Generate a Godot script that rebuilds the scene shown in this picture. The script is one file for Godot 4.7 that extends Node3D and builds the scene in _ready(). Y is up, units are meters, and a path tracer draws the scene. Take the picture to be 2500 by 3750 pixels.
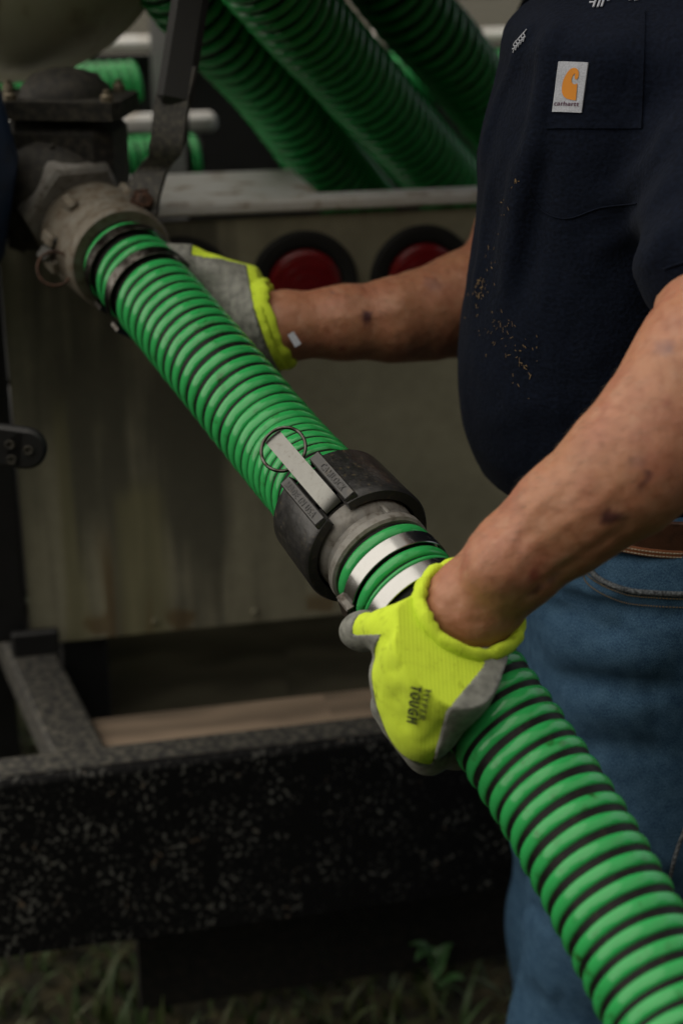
extends Node3D

# ---------------------------------------------------------------- lens and layout helpers
const TILT := 22.0
const FOV := 36.0
var eye := Vector3(0, 1.62, 0)
var fwd: Vector3
var upv: Vector3
var fpx: float
var M := {}

func at(px: float, py: float, d: float) -> Vector3:
	return eye + d * (fwd + Vector3.RIGHT * ((px - 1250.0) / fpx) + upv * ((1875.0 - py) / fpx))

# ---------------------------------------------------------------- geometry collector
class Geo:
	var v := PackedVector3Array()
	var n := PackedVector3Array()
	var t := PackedVector2Array()
	var c := PackedColorArray()
	var ix := PackedInt32Array()

	func grid(p: Array, wrap_u := false, wrap_v := false, us := 1.0, vs := 1.0) -> void:
		# p: rows of PackedVector3Array; smooth
		var rows := p.size()
		var cols: int = p[0].size()
		var b := v.size()
		var mid := Vector3.ZERO
		for i in rows:
			var r: PackedVector3Array = p[i]
			for j in cols:
				v.append(r[j]); n.append(Vector3.ZERO); t.append(Vector2(us * j / maxf(1, cols - 1), vs * i / maxf(1, rows - 1)))
				mid += r[j]
		mid /= rows * cols
		var tri := PackedInt32Array()
		for i in (rows if wrap_v else rows - 1):
			for j in (cols if wrap_u else cols - 1):
				var a := b + i * cols + j
				var d := b + i * cols + (j + 1) % cols
				var e := b + ((i + 1) % rows) * cols + j
				var f := b + ((i + 1) % rows) * cols + (j + 1) % cols
				tri.append_array(PackedInt32Array([a, d, e, d, f, e]))
		var vol := 0.0
		for k in range(0, tri.size(), 3):
			var q := (v[tri[k + 2]] - v[tri[k]]).cross(v[tri[k + 1]] - v[tri[k]])
			vol += q.dot(v[tri[k]] - mid)
		var s := 1.0 if vol >= 0.0 else -1.0
		for k in range(0, tri.size(), 3):
			var q := (v[tri[k + 2]] - v[tri[k]]).cross(v[tri[k + 1]] - v[tri[k]]) * s
			for m in 3:
				n[tri[k + m]] += q
			ix.append(tri[k])
			if s > 0: ix.append(tri[k + 1]); ix.append(tri[k + 2])
			else: ix.append(tri[k + 2]); ix.append(tri[k + 1])
		for k in range(b, v.size()):
			n[k] = n[k].normalized()

	func poly(p: PackedVector3Array, out: Vector3) -> void:
		# flat convex polygon whose face looks along «out»
		var b := v.size()
		var q := (p[2] - p[0]).cross(p[1] - p[0]).normalized()
		var keep := q.dot(out) >= 0.0
		var nn := q if keep else -q
		for k in p.size():
			v.append(p[k]); n.append(nn); t.append(Vector2.ZERO)
		for k in range(1, p.size() - 1):
			ix.append(b)
			if keep: ix.append(b + k); ix.append(b + k + 1)
			else: ix.append(b + k + 1); ix.append(b + k)

	func box(x: Transform3D, s: Vector3, bev := 0.002) -> void:
		var h := s * 0.5
		bev = minf(bev, minf(h.x, minf(h.y, h.z)) * 0.9)
		var o := x.origin
		for ax in 3:
			for sg in [-1.0, 1.0]:
				var p := PackedVector3Array()
				var a1 := (ax + 1) % 3
				var a2 := (ax + 2) % 3
				for k in [[-1, -1], [1, -1], [1, 1], [-1, 1]]:
					var w := Vector3.ZERO
					w[ax] = sg * h[ax]; w[a1] = k[0] * (h[a1] - bev); w[a2] = k[1] * (h[a2] - bev)
					p.append(x * w)
				poly(p, x.basis[ax] * sg)
		for ax in 3:
			var a1 := (ax + 1) % 3
			var a2 := (ax + 2) % 3
			for s1 in [-1.0, 1.0]:
				for s2 in [-1.0, 1.0]:
					var p := PackedVector3Array()
					for k in [[-1, 0], [1, 0], [1, 1], [-1, 1]]:
						var w := Vector3.ZERO
						w[ax] = k[0] * (h[ax] - bev)
						w[a1] = s1 * (h[a1] if k[1] == 0 else h[a1] - bev)
						w[a2] = s2 * (h[a2] - bev if k[1] == 0 else h[a2])
						p.append(x * w)
					poly(p, x.basis[a1] * s1 + x.basis[a2] * s2)
		for sx in [-1.0, 1.0]:
			for sy in [-1.0, 1.0]:
				for sz in [-1.0, 1.0]:
					var p := PackedVector3Array([x * Vector3(sx * h.x, sy * (h.y - bev), sz * (h.z - bev)), x * Vector3(sx * (h.x - bev), sy * h.y, sz * (h.z - bev)), x * Vector3(sx * (h.x - bev), sy * (h.y - bev), sz * h.z)])
					poly(p, x * Vector3(sx, sy, sz) - o)

	func lathe(prof: Array, x: Transform3D, seg := 64, crease := 35.0, arc := TAU, start := 0.0) -> void:
		# prof: Vector2(along y of x, radius); own normals, split at creases
		var m := prof.size()
		var nn := []
		for k in m - 1:
			var e: Vector2 = prof[k + 1] - prof[k]
			nn.append(Vector2(-e.y, e.x).normalized())   # (along, radial)
		var flip := 0.0
		for k in m - 1:
			flip += nn[k].y * (prof[k].y + prof[k + 1].y) * absf(prof[k + 1].x - prof[k].x)
		var sg := -1.0 if flip < 0.0 else 1.0
		for k in m - 1:
			var na: Vector2 = nn[k]
			var nb: Vector2 = nn[k]
			if k > 0 and nn[k].angle_to(nn[k - 1]) < deg_to_rad(crease) and nn[k].angle_to(nn[k - 1]) > -deg_to_rad(crease): na = (nn[k] + nn[k - 1]).normalized()
			if k < m - 2 and absf(nn[k].angle_to(nn[k + 1])) < deg_to_rad(crease): nb = (nn[k] + nn[k + 1]).normalized()
			var b := v.size()
			for j in seg + 1:
				var w := start + arc * j / seg
				var dir := Vector3(cos(w), 0, sin(w))
				for q in 2:
					var pr: Vector2 = prof[k + q]
					var nr: Vector2 = (na if q == 0 else nb) * sg
					v.append(x * (dir * pr.y + Vector3(0, pr.x, 0)))
					n.append((x.basis * (dir * nr.y + Vector3(0, nr.x, 0))).normalized())
					t.append(Vector2(float(j) / seg, float(k + q) / m))
			for j in seg:
				var a := b + j * 2
				tri_n(a, a + 2, a + 1)
				tri_n(a + 2, a + 3, a + 1)

	func tri_n(a: int, d: int, e: int) -> void:
		var q := (v[e] - v[a]).cross(v[d] - v[a])
		ix.append(a)
		if q.dot(n[a] + n[d] + n[e]) >= 0.0: ix.append(d); ix.append(e)
		else: ix.append(e); ix.append(d)

	func tube(p: PackedVector3Array, r: float, seg := 8, closed := false) -> void:
		var rows := []
		var m := p.size()
		var u := Vector3.ZERO
		for k in m:
			var d := (p[(k + 1) % m] - p[(k - 1 + m) % m]) if closed else (p[mini(k + 1, m - 1)] - p[maxi(k - 1, 0)])
			d = d.normalized()
			if u == Vector3.ZERO: u = d.cross(Vector3(0.31, 0.9, 0.2)).normalized()
			u = (u - d * u.dot(d)).normalized()
			var w := d.cross(u)
			var row := PackedVector3Array()
			for j in seg:
				var a := TAU * j / seg
				row.append(p[k] + (u * cos(a) + w * sin(a)) * r)
			rows.append(row)
		if not closed:
			var c0 := PackedVector3Array(); var c1 := PackedVector3Array()
			c0.resize(seg); c1.resize(seg); c0.fill(p[0]); c1.fill(p[m - 1])
			rows.push_front(c0); rows.append(c1)
		grid(rows, true, closed)

	func mesh() -> ArrayMesh:
		var a := []
		a.resize(Mesh.ARRAY_MAX)
		a[Mesh.ARRAY_VERTEX] = v; a[Mesh.ARRAY_NORMAL] = n; a[Mesh.ARRAY_INDEX] = ix
		if t.size() == v.size(): a[Mesh.ARRAY_TEX_UV] = t
		if c.size() == v.size(): a[Mesh.ARRAY_COLOR] = c
		var m := ArrayMesh.new()
		m.add_surface_from_arrays(Mesh.PRIMITIVE_TRIANGLES, a)
		return m

# ---------------------------------------------------------------- soft bodies: capsules joined by a smooth minimum
class Field:
	var a := PackedVector3Array()
	var ab := PackedVector3Array()
	var l2 := PackedFloat32Array()
	var r0 := PackedFloat32Array()
	var dr := PackedFloat32Array()
	var ks := PackedFloat32Array()
	var fl := PackedVector3Array()
	var rings := []      # a stack of ellipses: [y, centre x, centre z, radius x, radius z]
	var ring_k := 0.03
	var bump: Callable
	var creases := []      # [points, height, width squared]; negative heights are grooves
	var cut_o := Vector3.ZERO
	var cut_n := Vector3.ZERO

	func cap(p: Vector3, q: Vector3, ra: float, rb: float, k := 0.02, flat := Vector3.ZERO) -> void:
		a.append(p); ab.append(q - p); l2.append(maxf((q - p).length_squared(), 1e-8)); r0.append(ra); dr.append(rb - ra); ks.append(k); fl.append(flat)

	func chain(p: Array, r: Array, k := 0.02, flat := Vector3.ZERO) -> void:
		for i in p.size() - 1:
			cap(p[i], p[i + 1], r[i], r[i + 1], k, flat)

	func stack(p: Vector3) -> float:
		var m := rings.size()
		var y := clampf(p.y, rings[0][0], rings[m - 1][0])
		var i := 0
		while i < m - 2 and y > rings[i + 1][0]:
			i += 1
		var g0: Array = rings[i]
		var g1: Array = rings[i + 1]
		var w: float = (y - g0[0]) / (g1[0] - g0[0])
		var gm: Array = rings[maxi(i - 1, 0)]
		var gp: Array = rings[mini(i + 2, m - 1)]
		var q := [0.0, 0.0, 0.0, 0.0]
		for k in 4:
			q[k] = cubic_interpolate(g0[k + 1], g1[k + 1], gm[k + 1], gp[k + 1], w)
		var ex: float = (p.x - q[0]) / q[2]
		var ez: float = (p.z - q[1]) / q[3]
		var rr := sqrt(ex * ex + ez * ez)
		var d: float = (rr - 1.0) * minf(q[2], q[3])
		var over := absf(p.y - y)
		if over > 0.0:
			d = Vector2(maxf(d, 0.0), over).length() if d > 0.0 else maxf(d, over)
		return d

	func d(p: Vector3) -> float:
		var m := 1e3
		if rings.size() > 0: m = stack(p)
		for i in a.size():
			var q := p - a[i]
			var u := clampf(q.dot(ab[i]) / l2[i], 0.0, 1.0)
			q -= ab[i] * u
			if fl[i] != Vector3.ZERO: q += fl[i] * q.dot(fl[i])
			var e := q.length() - r0[i] - dr[i] * u
			var k := ks[i]
			var h := k - absf(m - e)
			m = minf(m, e)
			if h > 0.0: m -= h * h / (4.0 * k)
		if bump.is_valid() and absf(m) < 0.05: m += bump.call(p)
		if creases.size() > 0 and absf(m) < 0.03: m -= folds(p)
		if cut_n != Vector3.ZERO: m = maxf(m, (p - cut_o).dot(cut_n))
		return m

	func folds(p: Vector3) -> float:
		var sum := 0.0
		for c in creases:
			var pp: PackedVector3Array = c[0]
			var w2: float = c[2]
			var best := 1e3
			var along := 0.0
			for k in pp.size() - 1:
				var e := pp[k + 1] - pp[k]
				var u := clampf((p - pp[k]).dot(e) / e.length_squared(), 0.0, 1.0)
				var b := p.distance_squared_to(pp[k] + e * u)
				if b < best: best = b; along = (k + u) / (pp.size() - 1)
			if best < w2 * 6.0: sum += c[1] * exp(-best / w2) * minf(1.0, minf(along, 1.0 - along) * 5.0 + 0.15)
		return sum

	func nrm(p: Vector3, e := 0.002) -> Vector3:
		return (Vector3(1, -1, -1) * d(p + Vector3(e, -e, -e)) + Vector3(-1, -1, 1) * d(p + Vector3(-e, -e, e)) + Vector3(-1, 1, -1) * d(p + Vector3(-e, e, -e)) + Vector3(1, 1, 1) * d(p + Vector3(e, e, e))).normalized()

	func hit(o: Vector3, dir: Vector3, lift := 0.0, t0 := 0.8) -> Vector3:
		var s := t0
		for i in 70:
			var e := d(o + dir * s) - lift
			if e < 0.0002: break
			s += e * 0.8
		return o + dir * s

func crease(f: Field, pts: Array, high: float, wide: float) -> Array:
	# a fold or groove along points of the first view; laid on the smooth body before any fold is added
	var pp := PackedVector3Array()
	for q in pts: pp.append(ray_hit(f, q[0], q[1]))
	return [pp, high, wide * wide]

func ray_hit(f: Field, px: float, py: float, lift := 0.0) -> Vector3:
	return f.hit(eye, (at(px, py, 1.0) - eye).normalized(), lift)

# surface nets over any distance function
func net(g: Geo, f: Callable, lo: Vector3, hi: Vector3, h: float) -> void:
	var nb := Vector3i(((hi - lo) / (h * 4.0)).ceil())
	var nx := nb.x * 4 + 1
	var ny := nb.y * 4 + 1
	var nz := nb.z * 4 + 1
	var val := PackedFloat32Array()
	val.resize(nx * ny * nz); val.fill(1e9)
	var cell := PackedInt32Array()
	cell.resize(nx * ny * nz); cell.fill(-1)
	var far := h * 4.0 * 0.87 * 1.5 + h
	var made := PackedInt32Array()
	var base := g.v.size()
	var corner := PackedInt32Array([0, 1, nx, nx + 1, nx * ny, nx * ny + 1, nx * ny + nx, nx * ny + nx + 1])
	var off: Array[Vector3] = [Vector3(0, 0, 0), Vector3(1, 0, 0), Vector3(0, 1, 0), Vector3(1, 1, 0), Vector3(0, 0, 1), Vector3(1, 0, 1), Vector3(0, 1, 1), Vector3(1, 1, 1)]
	var ea := PackedInt32Array([0, 2, 4, 6, 0, 1, 4, 5, 0, 1, 2, 3])
	var eb := PackedInt32Array([1, 3, 5, 7, 2, 3, 6, 7, 4, 5, 6, 7])
	var cv := PackedFloat32Array()
	cv.resize(8)
	for bz in nb.z:
		for by in nb.y:
			for bx in nb.x:
				if absf(f.call(lo + Vector3(bx * 4 + 2, by * 4 + 2, bz * 4 + 2) * h)) > far: continue
				for k in 5:
					for j in 5:
						for i in 5:
							var q := (bx * 4 + i) + nx * ((by * 4 + j) + ny * (bz * 4 + k))
							if val[q] > 1e8: val[q] = f.call(lo + Vector3(bx * 4 + i, by * 4 + j, bz * 4 + k) * h)
				for k in 4:
					for j in 4:
						for i in 4:
							var q := (bx * 4 + i) + nx * ((by * 4 + j) + ny * (bz * 4 + k))
							var neg := 0
							for e in 8:
								cv[e] = val[q + corner[e]]
								if cv[e] < 0.0: neg += 1
							if neg == 0 or neg == 8: continue
							var s := Vector3.ZERO
							var cnt := 0
							for e in 12:
								var va := cv[ea[e]]
								var vb := cv[eb[e]]
								if (va < 0.0) != (vb < 0.0):
									s += off[ea[e]].lerp(off[eb[e]], va / (va - vb)); cnt += 1
							cell[q] = g.v.size()
							made.append(q)
							g.v.append(lo + (Vector3(bx * 4 + i, by * 4 + j, bz * 4 + k) + s / cnt) * h)
	for k in range(base, g.v.size()):
		var p := g.v[k]
		var e := h * 0.4
		var q: Vector3 = Vector3(1, -1, -1) * f.call(p + Vector3(e, -e, -e)) + Vector3(-1, -1, 1) * f.call(p + Vector3(-e, -e, e)) + Vector3(-1, 1, -1) * f.call(p + Vector3(-e, e, -e)) + Vector3(1, 1, 1) * f.call(p + Vector3(e, e, e))
		q = q.normalized()
		g.n.append(q)
		g.v[k] = p - q * clampf(f.call(p), -h * 0.5, h * 0.5)
		g.t.append(Vector2(p.x, p.y))
	var step := PackedInt32Array([1, nx, nx * ny])
	for q in made:
		for ax in 3:
			var s1 := step[(ax + 1) % 3]
			var s2 := step[(ax + 2) % 3]
			if (val[q] < 0.0) == (val[q + step[ax]] < 0.0): continue
			var i0 := cell[q]
			var i1 := cell[q - s1] if q >= s1 else -1
			var i2 := cell[q - s1 - s2] if q >= s1 + s2 else -1
			var i3 := cell[q - s2] if q >= s2 else -1
			if i1 < 0 or i2 < 0 or i3 < 0: continue
			g.tri_n(i0, i1, i2)
			g.tri_n(i0, i2, i3)

# ---------------------------------------------------------------- nodes
func obj(called: String, g, material: Material, parent: Node = self, xf := Transform3D()) -> MeshInstance3D:
	var o := MeshInstance3D.new()
	o.name = numbered(called, parent)
	o.mesh = g.mesh() if g is Geo else g
	o.material_override = material
	o.transform = xf
	parent.add_child(o, true)
	return o

func numbered(called: String, parent: Node) -> String:
	if not parent.has_node(called): return called
	var k := 1
	while parent.has_node("%s_%03d" % [called, k]): k += 1
	return "%s_%03d" % [called, k]

func thing(called: String, label: String, category: String, xf := Transform3D(), group := "") -> Node3D:
	var o := Node3D.new()
	o.name = numbered(called, self)
	add_child(o, true)
	o.transform = xf
	tag(o, label, category, group)
	return o

func tag(o: Node, label: String, category := "", group := "", kind := "") -> void:
	if label: o.set_meta("label", label)
	if category: o.set_meta("category", category)
	if group: o.set_meta("group", group)
	if kind: o.set_meta("kind", kind)

# ---------------------------------------------------------------- materials
func lin(r: float, g: float, b: float) -> Color:
	return Color(r, g, b).linear_to_srgb()

func mat(r: float, g: float, b: float, rough := 0.6, metal := 0.0, spec := 0.5) -> StandardMaterial3D:
	var m := StandardMaterial3D.new()
	m.albedo_color = lin(r, g, b)
	m.roughness = rough; m.metallic = metal; m.metallic_specular = spec
	return m

func ntex(sd: int, freq: float, cols: Array, offs: Array, oct := 4, size := 512, cell := false) -> NoiseTexture2D:
	var z := FastNoiseLite.new()
	z.seed = sd; z.frequency = freq; z.fractal_octaves = oct
	z.noise_type = FastNoiseLite.TYPE_CELLULAR if cell else FastNoiseLite.TYPE_SIMPLEX_SMOOTH
	var t := NoiseTexture2D.new()
	t.width = size; t.height = size; t.seamless = true; t.noise = z
	var ramp := Gradient.new()
	ramp.offsets = PackedFloat32Array(offs)
	var pc := PackedColorArray()
	for k in cols: pc.append(k if k is Color else Color(k, k, k))
	ramp.colors = pc
	t.color_ramp = ramp
	return t

func tri(m: StandardMaterial3D, alb: Texture2D, scale: float, hgt: Texture2D = null, cm := 0.05, rough: Texture2D = null, world := false) -> StandardMaterial3D:
	m.uv1_triplanar = true
	m.uv1_world_triplanar = world
	m.uv1_scale = Vector3.ONE * scale
	if alb: m.albedo_texture = alb
	if hgt:
		m.heightmap_enabled = true; m.heightmap_texture = hgt; m.heightmap_scale = cm
	if rough:
		m.roughness_texture = rough
	return m

func itex(w: int, h: int, f: Callable) -> ImageTexture:
	var im := Image.create(w, h, false, Image.FORMAT_RGB8)
	for y in h:
		for x in w:
			im.set_pixel(x, y, f.call(x, y))
	return ImageTexture.create_from_image(im)

func fnoise(sd: int, freq: float, oct := 4) -> FastNoiseLite:
	var z := FastNoiseLite.new()
	z.seed = sd; z.frequency = freq; z.fractal_octaves = oct; z.noise_type = FastNoiseLite.TYPE_SIMPLEX_SMOOTH
	return z

# ---------------------------------------------------------------- a path with frames (y along, z towards the viewer's side, x across)
class Path:
	var p := PackedVector3Array()
	var s := PackedFloat32Array()
	var front := Vector3.ZERO

	func _init(keys: Array, toward: Vector3) -> void:
		front = toward
		var k: Array = keys.duplicate()
		k.push_front(keys[0] * 2.0 - keys[1])
		k.append(keys[-1] * 2.0 - keys[-2])
		for i in range(1, k.size() - 2):
			for j in 24:
				p.append(k[i].cubic_interpolate(k[i + 1], k[i - 1], k[i + 2], j / 24.0))
		p.append(keys[-1])
		s.append(0.0)
		for i in range(1, p.size()):
			s.append(s[i - 1] + p[i].distance_to(p[i - 1]))

	func long() -> float:
		return s[s.size() - 1]

	func pos(x: float) -> Vector3:
		if x <= 0.0: return p[0] + (p[1] - p[0]).normalized() * x
		var m := p.size() - 1
		if x >= s[m]: return p[m] + (p[m] - p[m - 1]).normalized() * (x - s[m])
		var i := clampi(s.bsearch(x) - 1, 0, m - 1)
		return p[i].lerp(p[i + 1], (x - s[i]) / (s[i + 1] - s[i]))

	func frame(x: float) -> Transform3D:
		var a := (pos(x + 0.012) - pos(x - 0.012)).normalized()
		var n := front - pos(x)
		n = (n - a * n.dot(a)).normalized()
		return Transform3D(Basis(a.cross(n), a, n), pos(x))

func px_of(q: Vector3) -> Vector2:
	var r := q - eye
	var d := r.dot(fwd)
	return Vector2(1250.0 + fpx * r.x / d, 1875.0 - fpx * r.dot(upv) / d)

func s_near(path: Path, px: float, py: float) -> float:
	var best := 1e9
	var at_s := 0.0
	var x := 0.0
	while x < path.long():
		var e := px_of(path.pos(x)).distance_to(Vector2(px, py))
		if e < best: best = e; at_s = x
		x += 0.001
	return at_s

# black corrugated wall with a shallow valley between the turns
func hose_wall(g: Geo, path: Path, s0: float, s1: float, r: float, seg := 56) -> void:
	var rows := []
	var n := int((s1 - s0) / 0.012) + 2
	for i in n:
		var f := path.frame(lerpf(s0, s1, i / float(n - 1)))
		var row := PackedVector3Array()
		for j in seg:
			var w := TAU * j / seg
			row.append(f.origin + (f.basis.z * cos(w) + f.basis.x * sin(w)) * r)
		rows.append(row)
	g.grid(rows, true, false)

# the stiff coloured helix round the wall: a half-round section swept in a screw line (pitch 0 makes one closed ring)
func hose_rib(g: Geo, path: Path, s0: float, s1: float, pitch: float, r: float, half: float, high: float, hand := 1.0, seg := 44, phase := PI) -> void:
	var turns := 1.0 if pitch == 0.0 else (s1 - s0) / pitch
	var n := int(turns * seg) + 1
	var rows := []
	var wear := fnoise(140, 1.0, 2)
	for i in n:
		var u := i / float(n - 1)
		var x := lerpf(s0, s1, u)
		if pitch > 0.0: x += 0.0011 * wear.get_noise_2d(x * 60.0, 3.0)
		var plump := 1.0 + 0.16 * wear.get_noise_2d(i * 0.09, s0 * 50.0)
		var w := phase + TAU * turns * u * hand
		var f := path.frame(x)
		var dir := f.basis.z * cos(w) + f.basis.x * sin(w)
		var row := PackedVector3Array()
		for k in 9:
			var q := PI * k / 8.0
			row.append(f.origin + f.basis.y * (half * (0.6 + 0.4 * plump) * cos(q)) + dir * (r - 0.0008 + high * plump * pow(sin(q), 0.75)))
		rows.append(row)
	g.grid(rows, false, false)

func band(g: Geo, path: Path, s0: float, wide: float, r: float, th := 0.0012) -> void:
	var f := path.frame(s0 + wide * 0.5)
	var h := wide * 0.5
	g.lathe([Vector2(-h, r), Vector2(-h, r + th * 0.6), Vector2(-h + 0.0006, r + th), Vector2(0, r + th + 0.0002), Vector2(h - 0.0006, r + th), Vector2(h, r + th * 0.6), Vector2(h, r)], f, 96, 20.0)

# a bent metal strap: centre points, a width direction and a thickness
func strap(g: Geo, p: Array, wide: Vector3, th: float) -> void:
	var up_rows := []
	var dn_rows := []
	var l_rows := []
	var r_rows := []
	for i in p.size():
		var d: Vector3 = (p[mini(i + 1, p.size() - 1)] - p[maxi(i - 1, 0)]).normalized()
		var n := d.cross(wide).normalized() * th * 0.5
		var a: Vector3 = p[i] - wide * 0.5
		var b: Vector3 = p[i] + wide * 0.5
		up_rows.append(PackedVector3Array([a + n, b + n]))
		dn_rows.append(PackedVector3Array([a - n, b - n]))
		l_rows.append(PackedVector3Array([a + n, a - n]))
		r_rows.append(PackedVector3Array([b + n, b - n]))
	for rows in [up_rows, dn_rows, l_rows, r_rows]: g.grid(rows)
	g.poly(PackedVector3Array([up_rows[0][0], up_rows[0][1], dn_rows[0][1], dn_rows[0][0]]), p[0] - p[1])
	var z := p.size() - 1
	g.poly(PackedVector3Array([up_rows[z][0], up_rows[z][1], dn_rows[z][1], dn_rows[z][0]]), p[z] - p[z - 1])

func ring_points(c: Vector3, normal: Vector3, r: float, n := 40) -> PackedVector3Array:
	var u := normal.cross(Vector3(0.3, 0.8, 0.51)).normalized()
	var w := normal.normalized().cross(u)
	var out := PackedVector3Array()
	for i in n: out.append(c + (u * cos(TAU * i / n) + w * sin(TAU * i / n)) * r)
	return out

func toward(o: Vector3, y: Vector3, z_hint: Vector3) -> Transform3D:
	y = y.normalized()
	var z := (z_hint - y * y.dot(z_hint)).normalized()
	return Transform3D(Basis(y.cross(z), y, z), o)

# letters as thin raised shapes; place() turns a point of the flat text (metres) into the scene
func letters(g: Geo, words: String, high: float, place: Callable, slant := 0.0, sans := "Droid Sans", deep := 0.0006, heavy := 700) -> void:
	var tm := TextMesh.new()
	var fnt := SystemFont.new()
	fnt.font_names = PackedStringArray([sans])
	fnt.font_weight = heavy
	tm.font = fnt
	tm.font_size = 64
	tm.pixel_size = high / 46.0
	tm.depth = 0.0
	tm.curve_step = 2.0
	tm.text = words
	var arr := tm.surface_get_arrays(0)
	var vs: PackedVector3Array = arr[Mesh.ARRAY_VERTEX]
	var ids = arr[Mesh.ARRAY_INDEX]
	var b := g.v.size()
	var cache := {}
	for q in vs:
		var key := Vector2(q.x, q.y)
		if not cache.has(key):
			cache[key] = place.call(q.x + q.y * slant, q.y, deep)
		var got: Array = cache[key]
		g.v.append(got[0]); g.n.append(got[1]); g.t.append(Vector2.ZERO)
	if ids == null or ids.size() == 0: ids = PackedInt32Array(range(vs.size()))
	for k in range(0, ids.size(), 3):
		g.tri_n(b + ids[k], b + ids[k + 1], b + ids[k + 2])

# a thin sheet that lies on a soft body: corners in pixels of the first view give its place on the surface
func patch(g: Geo, f: Field, c: Array, nu: int, nv: int, lift: float, th: float) -> void:
	var top := []
	var low := []
	for i in nv + 1:
		var a := PackedVector3Array()
		var b := PackedVector3Array()
		for j in nu + 1:
			var q: Vector2 = (c[0] as Vector2).lerp(c[1], j / float(nu)).lerp((c[3] as Vector2).lerp(c[2], j / float(nu)), i / float(nv))
			var h := ray_hit(f, q.x, q.y)
			var n := f.nrm(h, 0.006)
			a.append(h + n * (lift + th)); b.append(h + n * (lift - 0.001))
		top.append(a); low.append(b)
	g.grid(top)
	var e := []
	for j in nu + 1: e.append([top[0][j], low[0][j]])
	for i in nv + 1: e.append([top[i][nu], low[i][nu]])
	for j in nu + 1: e.append([top[nv][nu - j], low[nv][nu - j]])
	for i in nv + 1: e.append([top[nv - i][0], low[nv - i][0]])
	var side := []
	for q in e: side.append(PackedVector3Array([q[0], q[1]]))
	g.grid(side)

func seam(g: Geo, f: Field, pts: Array, r: float, lift: float, n := 24) -> void:
	var out := PackedVector3Array()
	for i in n + 1:
		var u := i / float(n) * (pts.size() - 1)
		var k := mini(int(u), pts.size() - 2)
		var a: Vector2 = pts[maxi(k - 1, 0)]
		var d: Vector2 = pts[mini(k + 2, pts.size() - 1)]
		var q: Vector2 = (pts[k] as Vector2).cubic_interpolate(pts[k + 1], a, d, u - k)
		var h := ray_hit(f, q.x, q.y)
		out.append(h + f.nrm(h, 0.006) * lift)
	g.tube(out, r, 6)

func stitches(g: Geo, f: Field, pts: Array, r: float, lift: float, n: int, gap := 0.4) -> void:
	for i in n:
		var out := PackedVector3Array()
		for e in 3:
			var u := (i + e * 0.5 * (1.0 - gap)) / float(n) * (pts.size() - 1)
			var k := mini(int(u), pts.size() - 2)
			var q: Vector2 = (pts[k] as Vector2).cubic_interpolate(pts[k + 1], pts[maxi(k - 1, 0)], pts[mini(k + 2, pts.size() - 1)], u - k)
			var h := ray_hit(f, q.x, q.y)
			out.append(h + f.nrm(h, 0.006) * lift)
		g.tube(out, r, 5)

# ---------------------------------------------------------------- the scene
func _ready() -> void:
	var p := deg_to_rad(TILT)
	fwd = Vector3(0, -sin(p), -cos(p))
	upv = Vector3(0, cos(p), -sin(p))
	fpx = 1875.0 / tan(deg_to_rad(FOV) * 0.5)
	var cam := Camera3D.new()
	cam.name = "camera"
	add_child(cam)
	cam.transform = Transform3D(Basis(Vector3.RIGHT, upv, -fwd), eye)
	var ca := CameraAttributesPhysical.new()
	ca.frustum_focal_length = 12.0 / tan(deg_to_rad(FOV) * 0.5)
	ca.frustum_focus_distance = 1.53
	ca.frustum_near = 0.05
	ca.frustum_far = 400.0
	ca.exposure_aperture = 1.8
	cam.attributes = ca
	cam.fov = FOV
	cam.far = 400.0
	cam.current = true

	var we := WorldEnvironment.new()
	we.name = "world_environment"
	var env := Environment.new()
	env.background_mode = Environment.BG_SKY
	var sm := ProceduralSkyMaterial.new()
	sm.sky_top_color = lin(0.7, 0.73, 0.78)
	sm.sky_horizon_color = lin(0.17, 0.18, 0.19)
	sm.sky_curve = 0.42
	sm.ground_horizon_color = lin(0.12, 0.13, 0.10)
	sm.ground_bottom_color = lin(0.05, 0.06, 0.04)
	sm.sun_angle_max = 1.0
	var sky := Sky.new()
	sky.sky_material = sm
	env.sky = sky
	env.tonemap_mode = Environment.TONE_MAPPER_LINEAR
	env.tonemap_exposure = 1.62
	env.sdfgi_enabled = true
	env.ssao_enabled = true
	env.ssil_enabled = true
	we.environment = env
	add_child(we)
	var sun := DirectionalLight3D.new()
	sun.name = "sun"
	sun.light_energy = 0.5
	sun.light_angular_distance = 95.0
	sun.light_color = Color(1.0, 0.97, 0.92)
	sun.shadow_enabled = true
	add_child(sun)
	sun.look_at_from_position(Vector3.ZERO, -Vector3(-0.74, 0.66, 0.1))

	materials()
	ground()
	truck()
	stored_hoses()
	hoses()
	person()
	grass()
	trees()

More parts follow.
